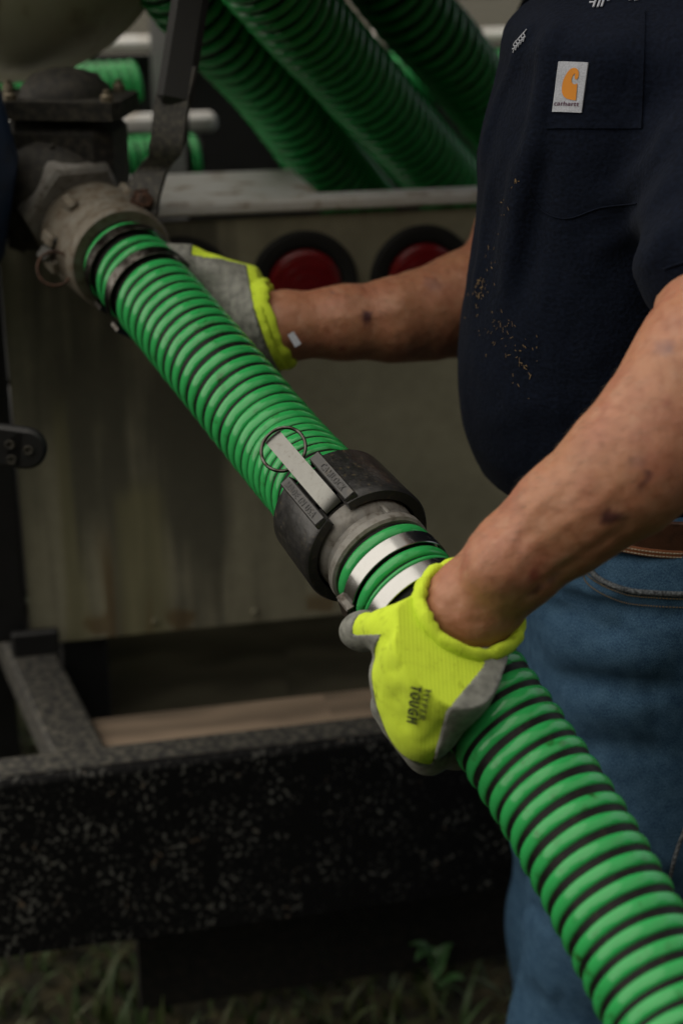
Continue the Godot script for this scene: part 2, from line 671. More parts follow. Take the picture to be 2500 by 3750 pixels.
func materials() -> void:
	var grime := ntex(3, 0.012, [0.62, 0.95, 1.0], [0.0, 0.45, 1.0], 5)
	var fine := ntex(5, 0.06, [0.35, 1.0], [0.2, 0.8], 4)
	var speck := ntex(9, 0.035, [Color(0.06, 0.06, 0.065), Color(0.08, 0.08, 0.085), Color(0.5, 0.48, 0.43), Color(0.75, 0.72, 0.64)], [0.0, 0.56, 0.68, 1.0], 5)
	var dust := ntex(10, 0.03, [Color(0.3, 0.3, 0.31), Color(0.55, 0.54, 0.5), Color(0.8, 0.77, 0.7)], [0.2, 0.5, 0.8], 5)
	# hose
	M.green = mat(0.028, 0.335, 0.085, 0.17, 0.0, 0.42)
	tri(M.green, ntex(21, 0.011, [Color(0.8, 0.5, 0.42), Color(0.96, 0.95, 0.94), Color(1, 1, 1)], [0.06, 0.24, 1.0], 6), 6.0, null, 0.0, ntex(22, 0.02, [0.75, 1.0], [0.2, 0.8], 4))
	M.hose_black = tri(mat(0.028, 0.024, 0.02, 0.5, 0.0, 0.25), ntex(23, 0.03, [Color(0.4, 0.43, 0.47), Color(0.44, 0.47, 0.51), Color(1.0, 0.95, 0.85)], [0.0, 0.62, 0.95], 5), 6.0)
	# metal and plastic of the couplings
	M.steel = tri(mat(0.34, 0.34, 0.335, 0.16, 1.0), null, 8.0, ntex(31, 0.05, [0.3, 1.0], [0.2, 0.8], 3), 0.002, ntex(32, 0.02, [0.6, 1.0], [0.3, 0.8], 4))
	M.steel.roughness = 0.3
	M.dull_steel = tri(mat(0.19, 0.19, 0.18, 0.4, 1.0), ntex(33, 0.04, [Color(0.62, 0.55, 0.48), Color(0.95, 0.95, 0.95), Color(1, 1, 1)], [0.02, 0.22, 1.0], 5), 6.0, fine, 0.003)
	M.dark_steel = tri(mat(0.1, 0.095, 0.088, 0.3, 1.0), ntex(34, 0.03, [Color(0.35, 0.28, 0.22), Color(1, 1, 1)], [0.1, 0.6], 4), 7.0)
	M.nylon = tri(mat(0.13, 0.127, 0.122, 0.42, 0.0, 0.5), ntex(35, 0.022, [Color(0.3, 0.3, 0.31), Color(0.34, 0.34, 0.35), Color(0.46, 0.45, 0.42), Color(1.0, 0.86, 0.62)], [0.0, 0.62, 0.76, 1.0], 6), 9.0, ntex(36, 0.02, [0.0, 1.0], [0.1, 0.9], 5), 0.03, ntex(37, 0.015, [0.7, 1.0], [0.3, 0.7], 4))
	M.cast_alloy = tri(mat(0.2, 0.198, 0.19, 0.55, 0.1), ntex(38, 0.02, [Color(0.55, 0.5, 0.45), Color(0.95, 0.93, 0.9), Color(1, 1, 1)], [0.05, 0.4, 1.0], 5), 8.0, fine, 0.015)
	M.old_alloy = tri(mat(0.18, 0.175, 0.155, 0.6, 0.1), ntex(39, 0.018, [Color(0.55, 0.42, 0.32), Color(0.86, 0.8, 0.73), Color(1, 1, 1)], [0.1, 0.4, 1.0], 5), 7.0, fine, 0.03)
	M.cast_iron = tri(mat(0.075, 0.071, 0.064, 0.75), dust, 4.0, fine, 0.05)
	M.lever = tri(mat(0.1, 0.097, 0.088, 0.65), dust, 6.0, fine, 0.03)
	M.rust = tri(mat(0.16, 0.07, 0.04, 0.8), dust, 10.0)
	M.brass = mat(0.2, 0.17, 0.12, 0.5, 0.6)
	# truck
	var b1 := fnoise(12, 0.12, 3)
	var b2 := fnoise(13, 0.012, 4)
	var b3 := fnoise(14, 0.03, 3)
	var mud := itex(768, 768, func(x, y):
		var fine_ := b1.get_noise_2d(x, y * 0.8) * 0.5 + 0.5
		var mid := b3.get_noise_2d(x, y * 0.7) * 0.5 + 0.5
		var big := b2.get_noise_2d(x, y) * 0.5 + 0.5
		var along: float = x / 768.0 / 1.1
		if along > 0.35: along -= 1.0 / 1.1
		# mud flecks, their coverage lowered from the left end towards the right
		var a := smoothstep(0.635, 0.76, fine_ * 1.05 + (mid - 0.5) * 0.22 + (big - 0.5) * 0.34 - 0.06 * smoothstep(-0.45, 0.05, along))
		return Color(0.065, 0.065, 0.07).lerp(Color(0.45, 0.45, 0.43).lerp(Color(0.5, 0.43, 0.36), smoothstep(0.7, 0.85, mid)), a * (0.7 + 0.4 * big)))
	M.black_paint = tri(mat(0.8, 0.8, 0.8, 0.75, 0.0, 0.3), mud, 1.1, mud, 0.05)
	M.dusty_paint = tri(mat(0.16, 0.16, 0.16, 0.8), dust, 4.0, fine, 0.04)
	M.plain_black = tri(mat(0.008, 0.008, 0.009, 0.55), grime, 3.0)
	M.flap = tri(mat(0.024, 0.02, 0.016, 0.8), dust, 3.0)
	M.rubber = mat(0.009, 0.009, 0.009, 0.7)
	M.red_lens = tri(mat(0.2, 0.005, 0.009, 0.28), ntex(41, 0.03, [0.7, 1.0], [0.1, 0.5], 4), 12.0)
	M.clear_lens = tri(mat(0.22, 0.21, 0.18, 0.3), grime, 12.0)
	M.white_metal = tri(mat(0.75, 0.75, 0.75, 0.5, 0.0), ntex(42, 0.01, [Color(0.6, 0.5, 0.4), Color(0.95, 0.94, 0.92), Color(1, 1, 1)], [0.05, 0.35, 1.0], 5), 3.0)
	M.tank = tri(mat(0.34, 0.34, 0.25, 0.5), ntex(43, 0.008, [Color(0.45, 0.38, 0.28), Color(0.9, 0.9, 0.86), Color(1, 1, 1)], [0.05, 0.35, 1.0], 6), 2.0)
	M.blue = tri(mat(0.012, 0.032, 0.085, 0.55), grime, 4.0)
	M.wood = mat(0.4, 0.31, 0.24, 0.8)
	M.dark_wood = mat(0.36, 0.34, 0.27, 0.85)
	var wn := fnoise(51, 0.012, 4)
	var wood := itex(512, 128, func(x, y):
		var q := wn.get_noise_2d(x * 0.35, y * 4.0) * 0.5 + 0.5
		var line := 0.5 + 0.5 * sin(y * 0.55 + q * 9.0)
		var v := 0.55 + 0.3 * q + 0.15 * line
		return Color(v, v * 0.98, v * 0.94))
	for k in [M.wood, M.dark_wood]:
		tri(k, wood, 1.2, wood, 0.08)
	# plate of the tailboard, in the truck's own metres: paint, soot, streaks of dried dirt
	var pn := fnoise(61, 0.01, 5)
	var pf := fnoise(62, 0.07, 3)
	var period := 1.0 / 0.6
	var plate := itex(768, 768, func(x, y):
		var u: float = x / 768.0 * period
		if u > period * 0.6: u -= period
		var yy: float = period - y / 768.0 * period
		var big := pn.get_noise_2d(x, y) * 0.5 + 0.5
		var streak := pn.get_noise_2d(x * 3.2, y * 0.22 + 400.0) * 0.5 + 0.5
		var grain := pf.get_noise_2d(x, y) * 0.5 + 0.5
		var v := 0.74 + 0.16 * big + 0.08 * grain
		var c := Color(v, v * 0.99, v * 0.94)
		var wob := (streak - 0.5) * 0.05
		# soot below the valve, broken by pale runs
		var soot := smoothstep(0.44, 0.74, big * 0.3 + streak * 0.7 + 0.12 * exp(-pow((u + 0.23 + wob) / 0.13, 2.0)) + 0.1 * exp(-pow((yy - 0.9) / 0.16, 2.0)))
		soot *= smoothstep(-0.44, -0.36, u) * (1.0 - smoothstep(-0.12, 0.0, u + wob))
		c = c.lerp(Color(0.36, 0.36, 0.36), soot * 0.6)
		var run := smoothstep(0.024, 0.008, absf(u + 0.345 + wob)) * smoothstep(0.98, 0.9, yy) * (0.5 + 0.5 * streak)
		run = maxf(run, smoothstep(0.045, 0.02, absf(u + 0.245 + wob * 0.6)) * smoothstep(0.83, 0.78, yy + wob) * 0.9)
		c = c.lerp(Color(0.8, 0.79, 0.66), run * 0.75)
		var brown := smoothstep(0.02, 0.004, absf(u + 0.3 + wob)) * smoothstep(0.78, 0.66, yy) + smoothstep(0.6, 0.75, streak) * smoothstep(0.7, 0.6, yy) * 0.6 + smoothstep(0.62, 0.7, big) * smoothstep(0.62, 0.6, yy)
		return c.lerp(Color(0.55, 0.42, 0.28), clampf(brown, 0, 1) * 0.5))
	M.plate = tri(mat(0.42, 0.405, 0.325, 0.5, 0.0), plate, 0.6)
	# person
	M.skin = tri(mat(1, 1, 1, 0.55), ntex(71, 0.02, [Color(0.86, 0.8, 0.76), Color(0.96, 0.95, 0.94), Color(1.0, 1.0, 1.0)], [0.1, 0.45, 0.9], 6), 7.0, ntex(72, 0.05, [0.0, 1.0], [0.2, 0.8], 4), 0.02)
	M.skin.albedo_color = Color.WHITE
	M.skin.vertex_color_use_as_albedo = true
	M.skin.subsurf_scatter_enabled = true
	M.skin.subsurf_scatter_strength = 0.12
	M.navy = tri(mat(0.0045, 0.0072, 0.016, 0.95, 0.0, 0.2), ntex(73, 0.06, [0.75, 1.0], [0.3, 0.7], 4), 6.0, ntex(74, 0.05, [0.0, 1.0], [0.2, 0.8], 5), 0.05)
	M.navy.rim_enabled = true; M.navy.rim = 0.12; M.navy.rim_tint = 0.5
	var dn := fnoise(75, 0.02, 4)
	var df := fnoise(76, 0.22, 2)
	var denim := itex(512, 512, func(x, y):
		var t := TAU / 512.0
		var twill := 0.5 + 0.5 * sin((x + y) * t * 96.0)
		var a := df.get_noise_2d(x * 2.0, y) * 0.5 + 0.5
		var b := dn.get_noise_2d(x, y) * 0.5 + 0.5
		var v := clampf(0.14 + 0.42 * b + 1.5 * (a - 0.42) + 0.12 * (twill - 0.5), 0, 1)
		return Color(0.13, 0.21, 0.31).lerp(Color(0.52, 0.6, 0.66), v))
	M.denim = tri(mat(0.46, 0.63, 0.73, 0.9, 0.0, 0.2), denim, 4.5, denim, 0.05)
	M.denim_pale = tri(mat(0.2, 0.22, 0.24, 0.9, 0.0, 0.2), fine, 8.0, fine, 0.03)
	M.thread = mat(0.2, 0.14, 0.06, 0.9)
	M.leather = tri(mat(0.07, 0.026, 0.013, 0.45), grime, 9.0, fine, 0.03)
	M.leather_edge = mat(0.22, 0.075, 0.03, 0.5)
	M.pale_thread = mat(0.45, 0.4, 0.3, 0.9)
	var knit := itex(256, 256, func(x, y):
		var v := 0.5 + 0.5 * sin(x * TAU / 256.0 * 32.0)
		var w := 0.5 + 0.5 * sin(y * TAU / 256.0 * 24.0 + (PI if int(x / 8.0) % 2 == 0 else 0.0))
		var q := 0.55 + 0.35 * v + 0.1 * w
		return Color(q, q, q))
	var soil := ntex(77, 0.012, [Color(0.72, 0.72, 0.68), Color(0.97, 0.97, 0.96), Color(1, 1, 1)], [0.05, 0.3, 1.0], 5)
	M.lime = tri(mat(0.56, 0.72, 0.05, 0.9, 0.0, 0.2), soil, 7.0, knit, 0.04)
	M.lime.uv1_scale = Vector3.ONE * 9.0
	M.lime.heightmap_scale = 0.05
	M.lime.rim_enabled = true; M.lime.rim = 0.25
	M.coat = tri(mat(0.21, 0.215, 0.19, 0.6), ntex(78, 0.02, [0.7, 1.0], [0.2, 0.7], 5), 8.0, fine, 0.03)
	M.print = mat(0.012, 0.02, 0.008, 0.8)
	M.patch = tri(mat(0.42, 0.44, 0.5, 0.9), ntex(79, 0.08, [0.85, 1.0], [0.3, 0.7], 3), 12.0)
	M.orange = mat(0.55, 0.2, 0.012, 0.8)
	M.plum = mat(0.08, 0.03, 0.06, 0.8)
	M.straw = mat(0.2, 0.13, 0.06, 0.9)
	M.hair = mat(0.12, 0.09, 0.06, 0.8)
	M.boot = tri(mat(0.05, 0.03, 0.02, 0.6), grime, 5.0)
	M.pale_weed = mat(0.16, 0.22, 0.13, 0.5)
	M.weed = mat(0.06, 0.15, 0.05, 0.45)
	# ground
	M.soil = tri(mat(0.06, 0.055, 0.035, 0.95), ntex(91, 0.02, [Color(0.4, 0.42, 0.3), Color(1, 0.95, 0.8)], [0.2, 0.8], 5), 1.5, fine, 0.5, null, true)
	M.grass = mat(1, 1, 1, 0.6)
	M.grass.albedo_color = Color.WHITE
	M.grass.vertex_color_use_as_albedo = true
	M.grass.backlight_enabled = true
	M.grass.backlight = Color(0.3, 0.4, 0.15)

func ground() -> void:
	var g := Geo.new()
	var rows := []
	for i in 41:
		var r := PackedVector3Array()
		for j in 41:
			var x := (j - 20) * 6.0
			var z := (i - 20) * 6.0
			r.append(Vector3(x, 0.0, z))
		rows.append(r)
	g.grid(rows)
	for k in g.n.size(): g.n[k] = Vector3.UP
	var o := obj("ground", g, M.soil)
	tag(o, "", "", "", "structure")

# ---------------------------------------------------------------- truck
var tr: Node3D
func on(px: float, py: float, z: float) -> Vector3:
	# where the view line of a pixel meets the truck's own plane z, in the truck's axes
	var inv := tr.transform.affine_inverse()
	var a := inv * eye
	var d := inv.basis * (at(px, py, 1.0) - eye)
	return a + d * ((z - a.z) / d.z)

func bx(u0: float, u1: float, y0: float, y1: float, z0: float, z1: float, bev := 0.003) -> Geo:
	var g := Geo.new()
	g.box(Transform3D(Basis(), Vector3((u0 + u1) * 0.5, (y0 + y1) * 0.5, (z0 + z1) * 0.5)), Vector3(u1 - u0, y1 - y0, z1 - z0), bev)
	return g

const FACE := Basis(Vector3(1, 0, 0), Vector3(0, 0, 1), Vector3(0, -1, 0))   # lathe axis towards the viewer

func truck() -> void:
	tr = thing("vacuum_truck", "black and grey tank truck seen from behind, with round tail lights, valve and bumper", "truck", Transform3D(Basis(Vector3.UP, deg_to_rad(13.0)), Vector3(-0.053, 0, -2.162)))
	obj("rear_plate", bx(-0.412, 0.95, 0.572, 1.186, -0.006, 0.0, 0.002), M.plate, tr)
	# deck: lip, floor and the bay behind it
	obj("deck_lip", bx(-0.6, 0.95, 1.194, 1.2115, -0.03, 0.014, 0.004), M.white_metal, tr)
	obj("deck_floor", bx(-0.7, 0.03, 1.203, 1.21, -0.23, -0.031, 0.001), M.white_metal, tr)
	obj("bay_floor", bx(-0.7, 0.95, 0.9, 0.91, -1.3, -0.231, 0.001), M.plain_black, tr)
	obj("bulkhead", bx(-1.4, 1.6, 0.7, 1.275, -1.32, -1.3, 0.002), M.plain_black, tr)
	var top := bx(-0.12, 1.6, 1.37, 1.75, -1.42, -1.40, 0.002)
	obj("upper_panel", top, M.plain_black, tr)
	obj("painted_light_bar", bx(-1.2, 1.6, 1.292, 1.312, -1.29, -1.23, 0.006), M.white_metal, tr)  # white bar added; its colour stands in for a bright sky gap
	obj("painted_light_bar", bx(-0.6, 0.0, 1.19, 1.222, -0.80, -0.76, 0.008), M.white_metal, tr)  # white bar added in place of a sunlit hose top
	obj("tray_side", bx(-0.12, -0.112, 0.95, 1.62, -0.72, -0.3, 0.002), M.plain_black, tr)
	obj("unseen_shade_roof", bx(-0.3, 0.95, 1.68, 1.695, -0.72, 0.36, 0.002), M.plain_black, tr)  # unseen roof added above the view to shade the stowed hoses
	obj("corner_post", bx(-0.56, -0.414, 0.585, 1.19, -0.03, 0.012, 0.006), M.plain_black, tr)
	obj("added_floor_pan", bx(-0.9, 1.2, 0.56, 0.572, -1.7, -0.2, 0.002), M.plain_black, tr)  # unseen underside sheet, added to darken the ground below
	obj("added_dark_sheet", bx(-1.1, -0.44, 0.1, 0.58, -0.36, -0.33, 0.003), M.plain_black, tr)  # black sheet added to put shade into the opening by the brace
	obj("frame_rail", bx(-0.37, -0.3, 0.3, 0.575, -1.6, -0.02, 0.004), M.plain_black, tr)
	obj("bracket", bx(-0.44, -0.372, 0.568, 0.608, 0.0145, 0.03, 0.004), M.plain_black, tr)
	# tail lights
	for k in 3:
		var u: float = [-0.172, 0.0, 0.172][k]
		var fr := Transform3D(FACE, Vector3(u, 1.089, 0.0005))
		var g := Geo.new()
		g.lathe([Vector2(0.0, 0.077), Vector2(0.006, 0.077), Vector2(0.011, 0.074), Vector2(0.012, 0.061), Vector2(0.008, 0.0545), Vector2(0.004, 0.054), Vector2(0.002, 0.0)], fr, 56, 40.0)
		var rim := obj("tail_light", g, M.rubber, tr)
		var l := Geo.new()
		var prof := [Vector2(0.003, 0.0525), Vector2(0.011, 0.0515)]
		for i in 7:
			var w := i / 6.0 * PI * 0.5
			prof.append(Vector2(0.012 + 0.006 * sin(w), 0.049 * cos(w) + 0.0004))
		l.lathe(prof, fr, 48, 40.0)
		var lens := obj("lens", l, M.clear_lens if k == 0 else M.red_lens, rim)
		rim.set_meta("label", "grey reversing light in a black rubber ring" if k == 0 else "round red tail light in a black rubber ring")
		for i in 3:   # moulded rings of the lens
			var t := Geo.new()
			var rr: float = [0.018, 0.031, 0.043][i]
			var pts := PackedVector3Array()
			for j in 36:
				pts.append(fr * Vector3(cos(TAU * j / 36.0) * rr, 0.012 + 0.006 * sqrt(1.0 - pow(rr / 0.049, 2.0)), sin(TAU * j / 36.0) * rr))
			t.tube(pts, 0.0009, 5, true)
			obj("moulded_ring", t, M.clear_lens if k == 0 else M.red_lens, rim)
	# rivets along the plate's top edge
	for k in 9:
		var g := Geo.new()
		g.lathe([Vector2(0, 0.0055), Vector2(0.0025, 0.005), Vector2(0.004, 0.003), Vector2(0.0045, 0.0002)], Transform3D(FACE, Vector3(-0.38 + k * 0.15, 0.592, 0.0)), 12)
		obj("rivet", g, M.plate, tr)
	# bumper of channel steel, brace to the frame
	var bumper := Geo.new()
	var rows := []
	for u in [-0.8, 0.3]:
		var row := PackedVector3Array()
		for q in [[0.0, 0.0], [0.0, 0.232]]:
			row.append(Vector3(u, 0.255 + q[1] * 1.13, 0.3))
		for i in 6:
			var w := i / 5.0 * PI * 0.5
			row.append(Vector3(u, 0.517 + 0.011 * sin(w), 0.289 + 0.011 * cos(w)))
		row.append(Vector3(u, 0.528, 0.243)); row.append(Vector3(u, 0.521, 0.24)); row.append(Vector3(u, 0.521, 0.285)); row.append(Vector3(u, 0.515, 0.2925)); row.append(Vector3(u, 0.262, 0.2925))
		row.append(Vector3(u, 0.262, 0.24)); row.append(Vector3(u, 0.255, 0.24)); row.append(Vector3(u, 0.255, 0.292))
		rows.append(row)
	for j in rows[0].size():
		var k: int = (j + 1) % rows[0].size()
		var a: Vector3 = rows[0][j]
		var b: Vector3 = rows[0][k]
		var e: Vector3 = b - a
		bumper.poly(PackedVector3Array([a, b, rows[1][k], rows[1][j]]), Vector3(0, e.z, -e.y) * -1.0)
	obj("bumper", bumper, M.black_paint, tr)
	obj("bumper_lit_strip", bx(-0.8, 0.3, 0.5285, 0.5305, 0.242, 0.288, 0.0008), M.dusty_paint, tr)  # dusty strip added; its paler tone stands in for light from above
	var br := Geo.new()
	var b0 := Vector3(-0.357, 0.492, 0.26)
	var b1 := Vector3(-0.437, 0.492, -0.25)
	br.box(toward((b0 + b1) * 0.5, b1 - b0, Vector3.UP), Vector3(0.072, b0.distance_to(b1), 0.06), 0.006)
	obj("brace", br, M.dusty_paint, tr)
	# dark board and flap low down
	obj("lower_board", bx(-0.30, 0.7, 0.3, 0.545, -0.19, -0.165, 0.004), M.dark_wood, tr)
	obj("mud_flap", bx(-0.3, 0.3, 0.05, 0.35, 0.19, 0.202, 0.003), M.flap, tr)
	# latch arm with holes at the left
	var arm := Geo.new()
	var e0 := tr.transform.affine_inverse() * at(95, 1640, 1.85)
	var e1 := tr.transform.affine_inverse() * at(-420, 1575, 1.83)
	var ax := (e0 - e1).normalized()
	var fr2 := toward((e0 + e1) * 0.5, ax, Vector3(0, 0, 1))
	arm.box(fr2, Vector3(0.05, e0.distance_to(e1), 0.016), 0.004)
	arm.lathe([Vector2(-0.008, 0.0), Vector2(-0.008, 0.021), Vector2(-0.004, 0.025), Vector2(0.004, 0.025), Vector2(0.008, 0.021), Vector2(0.008, 0.0)], Transform3D(Basis(fr2.basis.x, fr2.basis.z, -fr2.basis.y), e0), 32)
	var latch := obj("latch_arm", arm, M.plain_black, tr)
	for k in 3:
		var g := Geo.new()
		var q: Vector3 = e0 + fr2.basis.y * [0.004, -0.014, -0.018][k] + fr2.basis.x * [0.0, 0.014, -0.004][k] + fr2.basis.z * 0.008
		g.lathe([Vector2(0, 0.0062), Vector2(0.0022, 0.0058), Vector2(0.0022, 0.0035), Vector2(0.0008, 0.0028), Vector2(0.0006, 0.0)], Transform3D(Basis(fr2.basis.x, fr2.basis.z, -fr2.basis.y), q), 16)
		obj("bolt", g, M.cast_iron, latch)
	# tank with a dished head
	var tk := Geo.new()
	var prof := [Vector2(-0.36, 0.0), Vector2(-0.36, 0.23), Vector2(-0.33, 0.25), Vector2(-0.02, 0.25), Vector2(0.02, 0.243)]
	for i in 9:
		var w := i / 8.0 * PI * 0.5
		prof.append(Vector2(0.03 + 0.1 * sin(w), 0.233 * cos(w) + 0.0005))
	tk.lathe(prof, Transform3D(FACE, Vector3(-0.385, 1.612, -0.08)), 80, 40.0)
	obj("tank", tk, M.tank, tr)
	valve()
	# things that lie on the truck
	var pk := obj("wooden_plank", bx(-0.345, 0.62, 0.452, 0.5, 0.105, 0.2, 0.004), M.wood)
	pk.transform = tr.transform
	tag(pk, "weathered pale wooden plank lying behind the black bumper", "plank")
	var bl := Geo.new()
	var inv := tr.transform
	bl.tube(PackedVector3Array([inv * Vector3(-0.53, 1.55, 0.16), inv * Vector3(-0.455, 1.40, 0.15), inv * Vector3(-0.435, 1.30, 0.13), inv * Vector3(-0.455, 1.2, 0.1), inv * Vector3(-0.53, 1.08, 0.06), inv * Vector3(-0.62, 0.95, 0.06)]), 0.055, 20)
	var blo := obj("blue_hose", bl, M.blue)
	tag(blo, "dark blue hose hanging beside the black valve at the left edge", "hose")

func valve() -> void:
	# black cast gate valve under the tank: parts in world metres under the truck's turn
	var inv := tr.transform.affine_inverse()
	var c := at(252, 655, 2.03)
	var yaw := Basis(Vector3.UP, deg_to_rad(-6.0))
	var g := Geo.new()
	g.box(Transform3D(yaw, c), Vector3(0.142, 0.17, 0.12), 0.02)
	var outdir := (at(435, 957, 1.91) - at(215, 690, 2.02)).normalized()
	var nutc := at(275, 765, 1.985)
	g.lathe([Vector2(-0.13, 0.0), Vector2(-0.13, 0.07), Vector2(-0.05, 0.078), Vector2(-0.012, 0.066), Vector2(0.0, 0.06), Vector2(0.01, 0.0)], toward(nutc, outdir, fwd), 40)
	g.lathe([Vector2(0.0, 0.075), Vector2(0.02, 0.068), Vector2(0.032, 0.04), Vector2(0.034, 0.0)], toward(c + Vector3(-0.06, -0.02, 0.0), Vector3(-0.95, 0.05, 0.2), Vector3.UP), 32)
	var body := obj("valve", g, M.cast_iron, tr, inv)
	var bn := Geo.new()
	var bt := Transform3D(yaw, c + Vector3(0, 0.094, 0.0))
	var hex := [Vector2(-0.055, 0.068), Vector2(0.078, 0.068), Vector2(0.085, 0.055), Vector2(0.085, -0.05), Vector2(0.06, -0.068), Vector2(-0.075, -0.068), Vector2(-0.092, -0.045), Vector2(-0.092, 0.04)]
	var up_ := PackedVector3Array()
	var dn_ := PackedVector3Array()
	for q in hex:
		up_.append(bt * Vector3(q.x, 0.011, q.y)); dn_.append(bt * Vector3(q.x, -0.011, q.y))
	bn.poly(up_, Vector3.UP); bn.poly(dn_, Vector3.DOWN)
	for k in hex.size():
		var j := (k + 1) % hex.size()
		bn.poly(PackedVector3Array([up_[k], up_[j], dn_[j], dn_[k]]), (up_[k] + up_[j]) * 0.5 - bt.origin)
	bn.lathe([Vector2(0.0, 0.058), Vector2(0.012, 0.055), Vector2(0.026, 0.04), Vector2(0.032, 0.02), Vector2(0.033, 0.0)], bt.translated_local(Vector3(0, 0.01, -0.01)), 32)
	obj("bonnet", bn, M.cast_iron, body)
	for q in [Vector2(-0.052, 0.055), Vector2(0.07, 0.055), Vector2(-0.08, -0.03), Vector2(0.06, -0.05)]:
		var b := Geo.new()
		b.lathe([Vector2(0.0, 0.0085), Vector2(0.007, 0.0085), Vector2(0.009, 0.007), Vector2(0.009, 0.0045), Vector2(0.014, 0.0045), Vector2(0.015, 0.0)], bt.translated_local(Vector3(q.x, 0.011, q.y)), 6)
		obj("bolt", b, M.brass, body)
	var ft := Transform3D(yaw, c + yaw.z * 0.06)
	var rb := Geo.new()
	rb.box(ft.translated_local(Vector3(0.0, -0.01, 0)), Vector3(0.008, 0.13, 0.016), 0.003)
	obj("rib", rb, M.cast_iron, body)
	rb = Geo.new()
	rb.box(ft.translated_local(Vector3(-0.002, 0.008, -0.001)), Vector3(0.115, 0.007, 0.014), 0.003)
	obj("rib", rb, M.cast_iron, body)
	var nut := Geo.new()
	var nt := toward(nutc, outdir, fwd)
	nut.lathe([Vector2(-0.02, 0.0), Vector2(-0.02, 0.066), Vector2(-0.015, 0.071), Vector2(0.008, 0.071), Vector2(0.013, 0.065), Vector2(0.013, 0.0)], nt.rotated_local(Vector3.UP, 0.35), 6, 10.0)
	obj("hex_nut", nut, M.cast_alloy, body)
	# lever: stem boss, cranked bar, grip
	var sb := Geo.new()
	var piv := at(518, 733, 1.93)
	var sd := (eye - piv).normalized() + Vector3(0.3, 0.1, 0)
	sb.lathe([Vector2(-0.09, 0.026), Vector2(-0.02, 0.026), Vector2(-0.012, 0.022), Vector2(-0.006, 0.0)], toward(piv, sd, Vector3.UP), 24)
	obj("stem_boss", sb, M.cast_iron, body)
	var lv := Geo.new()
	var pts := [at(515, 790, 1.925), at(525, 720, 1.925), at(548, 640, 1.925), at(575, 600, 1.92), at(606, 565, 1.90), at(614, 520, 1.89), at(622, 450, 1.885), at(634, 360, 1.88), at(660, 250, 1.875)]
	strap(lv, pts, Vector3(0.041, 0.004, 0.012), 0.008)
	obj("lever", lv, M.lever, body)
	var gp := Geo.new()
	var pg := PackedVector3Array()
	for k in 9:
		pg.append(at(637, 385, 1.88).lerp(at(722, -160, 1.86), k / 8.0))
	var frm := toward(pg[0], pg[8] - pg[0], eye - pg[0])
	gp.box(Transform3D(frm.basis, (pg[0] + pg[8]) * 0.5), Vector3(0.044, pg[0].distance_to(pg[8]), 0.022), 0.008)
	obj("grip", gp, M.rubber, body)
	var bt2 := Geo.new()
	bt2.lathe([Vector2(0.0, 0.017), Vector2(0.004, 0.017), Vector2(0.005, 0.011), Vector2(0.014, 0.0105), Vector2(0.016, 0.008), Vector2(0.016, 0.0)], toward(at(522, 738, 1.922), sd, Vector3.UP), 6)
	obj("bolt", bt2, M.rust, body)

# ---------------------------------------------------------------- hoses stowed on the truck
func stowed(label: String, keys: Array, r: float, pitch: float) -> void:
	var path := Path.new(keys, eye)
	var t := thing("stowed_hose", label, "hose", Transform3D(), "green suction hoses stowed on the truck")
	var g := Geo.new()
	hose_wall(g, path, 0.0, path.long(), r - 0.006, 40)
	obj("hose_wall", g, M.hose_black, t)
	g = Geo.new()
	hose_rib(g, path, 0.0, path.long(), pitch, r - 0.006, pitch * 0.33, 0.0065, 1.0, 32)
	obj("helix", g, M.green, t)

func stored_hoses() -> void:
	stowed("green ribbed hose in the middle of the stowed row, slanting behind the man's chest", [at(700, -420, 1.80), at(1040, 0, 2.03), at(1257, 242, 2.2), at(1617, 644, 2.5), at(1900, 940, 2.75)], 0.06, 0.0235)
	stowed("brightest stowed green hose, at the upper right beside the man's chest", [at(1180, -420, 2.1), at(1470, 0, 2.28), at(1649, 203, 2.4), at(1900, 540, 2.66), at(2100, 800, 2.85)], 0.06, 0.0235)
	stowed("darkest stowed green hose, leftmost of the slanting row behind the lever", [at(520, -260, 1.98), at(760, 60, 2.13), at(980, 300, 2.28), at(1170, 560, 2.45), at(1330, 760, 2.6)], 0.06, 0.0235)
	var o := tr.transform
	stowed("short bright green hose lying crosswise behind the valve lever, upper of two", [o * Vector3(-0.75, 1.245, -0.98), o * Vector3(-0.3, 1.24, -1.0), o * Vector3(-0.12, 1.24, -1.02)], 0.05, 0.02)
	stowed("short bright green hose lying crosswise behind the valve lever, lower of two", [o * Vector3(-0.7, 1.125, -0.86), o * Vector3(-0.3, 1.12, -0.86), o * Vector3(-0.02, 1.115, -0.88)], 0.055, 0.02)
	stowed("pale lit green hose end seen just left of the man's collar", [o * Vector3(0.3, 1.23, -1.1), o * Vector3(0.6, 1.23, -1.1), o * Vector3(1.2, 1.23, -1.1)], 0.055, 0.016)

# ---------------------------------------------------------------- the hose line in the man's hands
var line: Path
var s_mouth: float
func hp(s: float, b: float, n: float) -> Vector3:
	var f := line.frame(s)
	return f.origin + f.basis.x * b + f.basis.z * n

